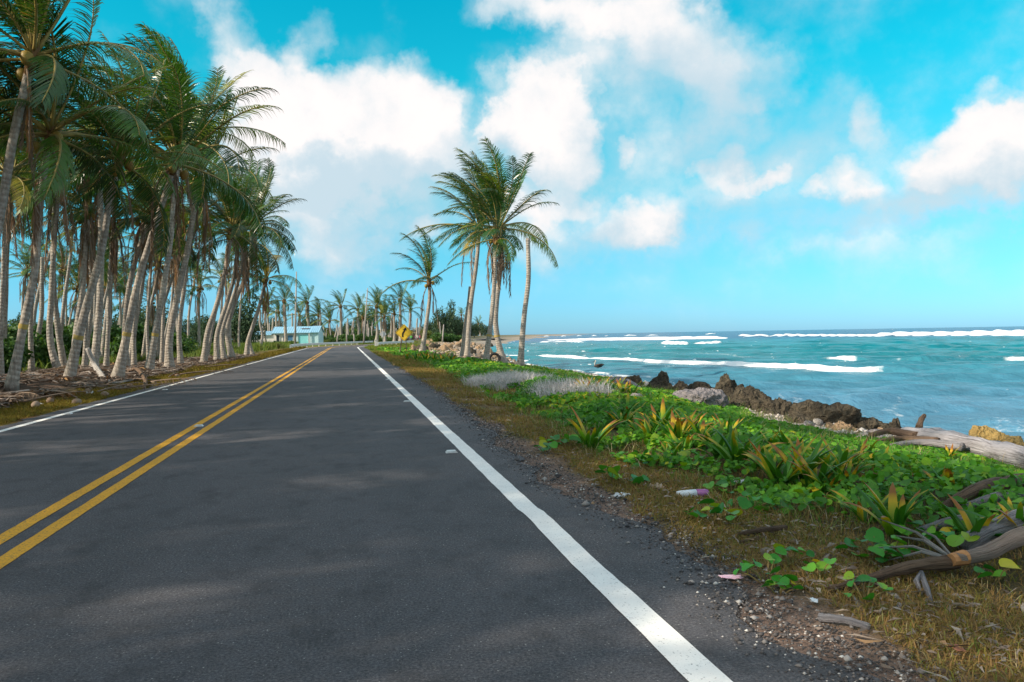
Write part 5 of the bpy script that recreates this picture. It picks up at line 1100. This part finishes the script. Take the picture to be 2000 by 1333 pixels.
# ------------------------------------------------------------------ fallen fronds, husks and rubbish
FLAT = [frond_mesh(0, rad(9), 3000+k, L=2.6+.3*k, n=40, dead=True, gravity=.02) for k in range(3)]
ff = []
for k, (px, py, rz) in enumerate([(60, 775, .5), (150, 782, 2.2), (20, 768, 3.0), (230, 765, .2), (190, 770, 1.2), (310, 748, 2.8), (90, 762, 4.0), (280, 752, -.4), (350, 735, .5), (45, 790, 1.0), (270, 760, 3.5), (400, 720, .3), (120, 758, 5.2), (210, 752, 4.4), (330, 740, 1.6), (5, 780, 5.5)]):
    b = on(px, py, 0); ff.append(tag(link('fallen_frond', FLAT[k % 3], None, (b[0], b[1], b[2]+.06), (.1, .02, rz), .62), None, 'palm frond', 'fallen palm fronds under the left grove'))
label_row(ff, 'fallen dry palm frond under the left grove, %s from the left')
HUSK = NUTS[0].copy(); HUSK.materials.clear(); HUSK.materials.append(plain('old_husk', (.17, .11, .075), (.30, .23, .17), 6, .9))
hu = []
for k, (px, py) in enumerate([(172, 768), (98, 788), (255, 758), (300, 752), (205, 775), (150, 790), (345, 738), (70, 796)]):
    b = on(px, py, 0); hu.append(tag(link('coconut_husk', HUSK, None, (b[0], b[1], b[2]+.05), (1.3, k, .4*k), .6), None, 'coconut', 'fallen coconuts on the left verge'))
label_row(hu, 'fallen coconut on the left verge, %s from the left')
log([(248, 738, .22), (268, 742, .34), (284, 752, .12), (280, 760, .03)], .05, .06, M_BROWNW, 'bent brown palm butt arching over the left litter', 31, group='dead wood under the left grove', z=0)
log([(190, 750, .05), (230, 752, .06), (275, 742, .07)], .05, .03, M_PALEW, 'pale bleached branch lying across the left litter', 32, group='dead wood under the left grove', z=0)
log([(206, 748, .04), (188, 745, .45), (172, 742, 1.0)], .10, .07, M_PALEW, 'pale fallen trunk leaning behind the curved left palm', 33, group='dead wood under the left grove', z=0)
log([(205, 764, .05), (235, 762, .06), (262, 758, .03)], .03, .03, M_DRIFT, 'grey stick on the grass edge of the left verge', 34, group='dead wood under the left grove', z=0, cat='stick')
M_WHITEP = plain('white_plastic', (.74, .76, .78), (.60, .64, .68), 12, .4); M_PURP = plain('purple_print', (.22, .06, .22), (.30, .12, .30), 10, .4); M_PINK = plain('pink_plastic', (.78, .42, .55), (.82, .62, .68), 8, .4); M_BLUEP = plain('blue_plastic', (.05, .17, .42), (.08, .24, .5), 8, .5)
def crumple(px, py, w, l, m, name, label, seed, cat, z=-.1, hgt=.03):
    r = random.Random(seed); b = on(px, py, z); N = 9; v = []; f = []
    for i in range(N):
        for j in range(N):
            x = (i/(N-1)-.5)*w*(1+.2*mn.noise((i*.7, j*.3, seed))); y = (j/(N-1)-.5)*l*(1+.2*mn.noise((j*.7, i*.3, seed+5))); v.append((x, y, .02+hgt*(mn.noise((i*.6, j*.6, seed*1.3))+.6*mn.noise((i*1.4, j*1.4, seed)))))
    for i in range(N-1):
        for j in range(N-1): a = i*N+j; f.append((a, a+N, a+N+1, a+1))
    me = new_mesh(name, v, f, m, True); o = link(name, me, None, (b[0], b[1], b[2]), (0, 0, r.uniform(0, 3))); md = o.modifiers.new('thick', 'SOLIDIFY'); md.thickness = .004; tag(o, label, cat, 'rubbish on the verge'); return o
def can(px, py):
    b = on(px, py, -.1); root = thing('crushed_can', 'crushed white and purple can lying on the right verge', 'can', (b[0], b[1], b[2]+.028), 'rubbish on the verge', rz=-.1)
    prof = [(-.145, .010), (-.14, .024), (-.125, .028), (-.10, .034), (.02, .034), (.022, .034), (.10, .034), (.12, .028), (.13, .012)]
    def part(name, a, c, m):
        q = [p for p in prof if a <= p[0] <= c]; mb = MB(); mb.tube([(x, 0, .006*mn.noise((x*20, 1, 0))) for x, _ in q], [r for _, r in q], 14, jitter=lambda i, k: 1+.22*mn.noise((k*.9, q[i][0]*16, 2))); mb.build(name, m, root, smooth=True)
    part('body', -.15, .021, M_WHITEP); part('label_end', .0215, .2, M_PURP)
can(1355, 972)
crumple(1213, 972, .13, .07, M_WHITEP, 'plastic_scrap', 'pale plastic scrap near the asphalt left of the can', 1, 'plastic scrap')
crumple(1428, 1134, .115, .05, M_PINK, 'pink_scrap', 'small pink plastic lid on the near gravel', 2, 'plastic scrap', hgt=.008)
crumple(938, 767, .22, .12, M_WHITEP, 'plastic_scrap', 'white scrap below the silver brush', 3, 'plastic scrap')
crumple(912, 746, .55, .20, M_BLUEP, 'blue_rag', 'blue rag lying left of the silver brush', 4, 'rag', hgt=.05)
crumple(176, 770, .25, .15, M_WHITEP, 'plastic_scrap', 'white scrap beside the left verge litter', 5, 'plastic scrap', z=0, hgt=.08)
crumple(77, 791, .16, .10, M_WHITEP, 'plastic_scrap', 'white scrap on the near left verge', 6, 'plastic scrap', z=0)
crumple(1590, 1180, .05, .035, M_WHITEP, 'plastic_scrap', 'cream chip beside the flat grey stick', 7, 'plastic scrap', hgt=.005)
crumple(1442, 945, .14, .12, M_WHITEP, 'plastic_scrap', 'torn pale bag under the right lilies', 8, 'plastic scrap', hgt=.05)
crumple(1870, 1275, .06, .04, M_RUST, 'orange_leaf', 'orange scrap on the near dry grass', 9, 'scrap', hgt=.006)
crumple(1282, 955, .16, .10, plain('beige_husk', (.42, .31, .23), (.34, .25, .18), 9), 'husk', 'beige torn husk on the verge left of the can', 10, 'husk', hgt=.05)
vs = []
rs = random.Random(8)
for k in range(22):
    y = rs.uniform(2.4, 16); x = rs.uniform(1.8, 3.0); w = rs.uniform(.02, .05); me = rock_mesh(400+k, w, w*.8, w*.6, M_ROCKG if k % 3 else M_ROCKT, sub=2); o = link('pebble', me, None, (x, y, max(gz(x, y), 0 if x < 1.9 else -1)), (0, 0, k)); tag(o, None, 'stone', 'pebbles on the right road edge'); vs.append(o)
label_row(vs, 'pebble on the broken right road edge, %s from the left')

# ------------------------------------------------------------------ tyre and sea bird
M_TYRE = plain('tyre_rubber', (.022, .022, .023), (.035, .034, .034), 12, .8, .3)
def tyre():
    b = on(966, 711, -.3); k = depth_of(b)/F; R = 11.5*k; root = thing('tyre', 'old black tyre standing against the foot of the shore palms', 'tyre', (b[0], b[1], b[2]), rz=-YAW+.25)
    mb = MB(); prof = [(.62, -.20), (.80, -.30), (.95, -.28), (1.0, -.20), (1.0, .20), (.95, .28), (.80, .30), (.62, .20), (.66, .16), (.80, .22), (.88, 0), (.80, -.22), (.66, -.16)]; N = 28; v = []; f = []; n = len(prof)
    for i in range(N):
        a = 2*math.pi*i/N
        for (r, y) in prof: v.append((r*R*math.cos(a), y*R, r*R*math.sin(a)+R*.88))
    for i in range(N):
        for j in range(n): f.append((i*n+j, i*n+(j+1) % n, ((i+1) % N)*n+(j+1) % n, ((i+1) % N)*n+j))
    mb.add(v, f); c = mb.build('carcass', M_TYRE, root, smooth=True)
    t = MB()
    for i in range(36):
        a = 2*math.pi*i/36
        for s in (-1, 1):
            q = []
            for (rr, y, da) in ((.995, .03, -.05), (.995, .19, -.02), (.995, .19, .06), (.995, .03, .03), (1.04, .03, -.05), (1.04, .19, -.02), (1.04, .19, .06), (1.04, .03, .03)): q.append((rr*R*math.cos(a+da), s*y*R, rr*R*math.sin(a+da)+R*.88))
            t.add(q, [(0, 1, 2, 3), (7, 6, 5, 4), (0, 4, 5, 1), (1, 5, 6, 2), (2, 6, 7, 3), (3, 7, 4, 0)])
    t.build('tread', M_TYRE, c)
tyre()
def bird():
    b = G(1168, 719, SEA_Z); root = thing('sea_bird', 'dark sea bird with pale neck sitting on the water', 'bird', (b[0], b[1], SEA_Z+.02), rz=-YAW)
    M_B = plain('dark_plumage', (.07, .06, .055), (.04, .035, .03), 10); M_N = plain('pale_plumage', (.55, .52, .48), (.4, .38, .35), 10)
    k = 1.0; mb = MB(); mb.tube([(-.30, 0, .10), (-.20, 0, .12), (0, 0, .13), (.18, 0, .14), (.36, 0, .20), (.46, 0, .22)], [.02, .10, .15, .13, .06, .015], 10); mb.build('body', M_B, root, smooth=True)
    mb = MB(); mb.tube([(-.20, 0, .16), (-.24, 0, .30), (-.17, 0, .42), (-.16, 0, .50), (-.19, 0, .54)], [.06, .045, .04, .055, .03], 8); mb.build('neck', M_N, root, smooth=True)
    mb = MB(); mb.tube([(-.19, 0, .52), (-.30, 0, .46), (-.42, 0, .38)], [.03, .022, .006], 6); mb.build('bill', M_B, root, smooth=True)
    for s in (-1, 1):
        mb = MB(); mb.tube([(-.10, .13*s, .20), (.10, .17*s, .22), (.34, .12*s, .28)], [.05, .06, .01], 6); mb.build('wing', M_B, root, smooth=True)
bird()
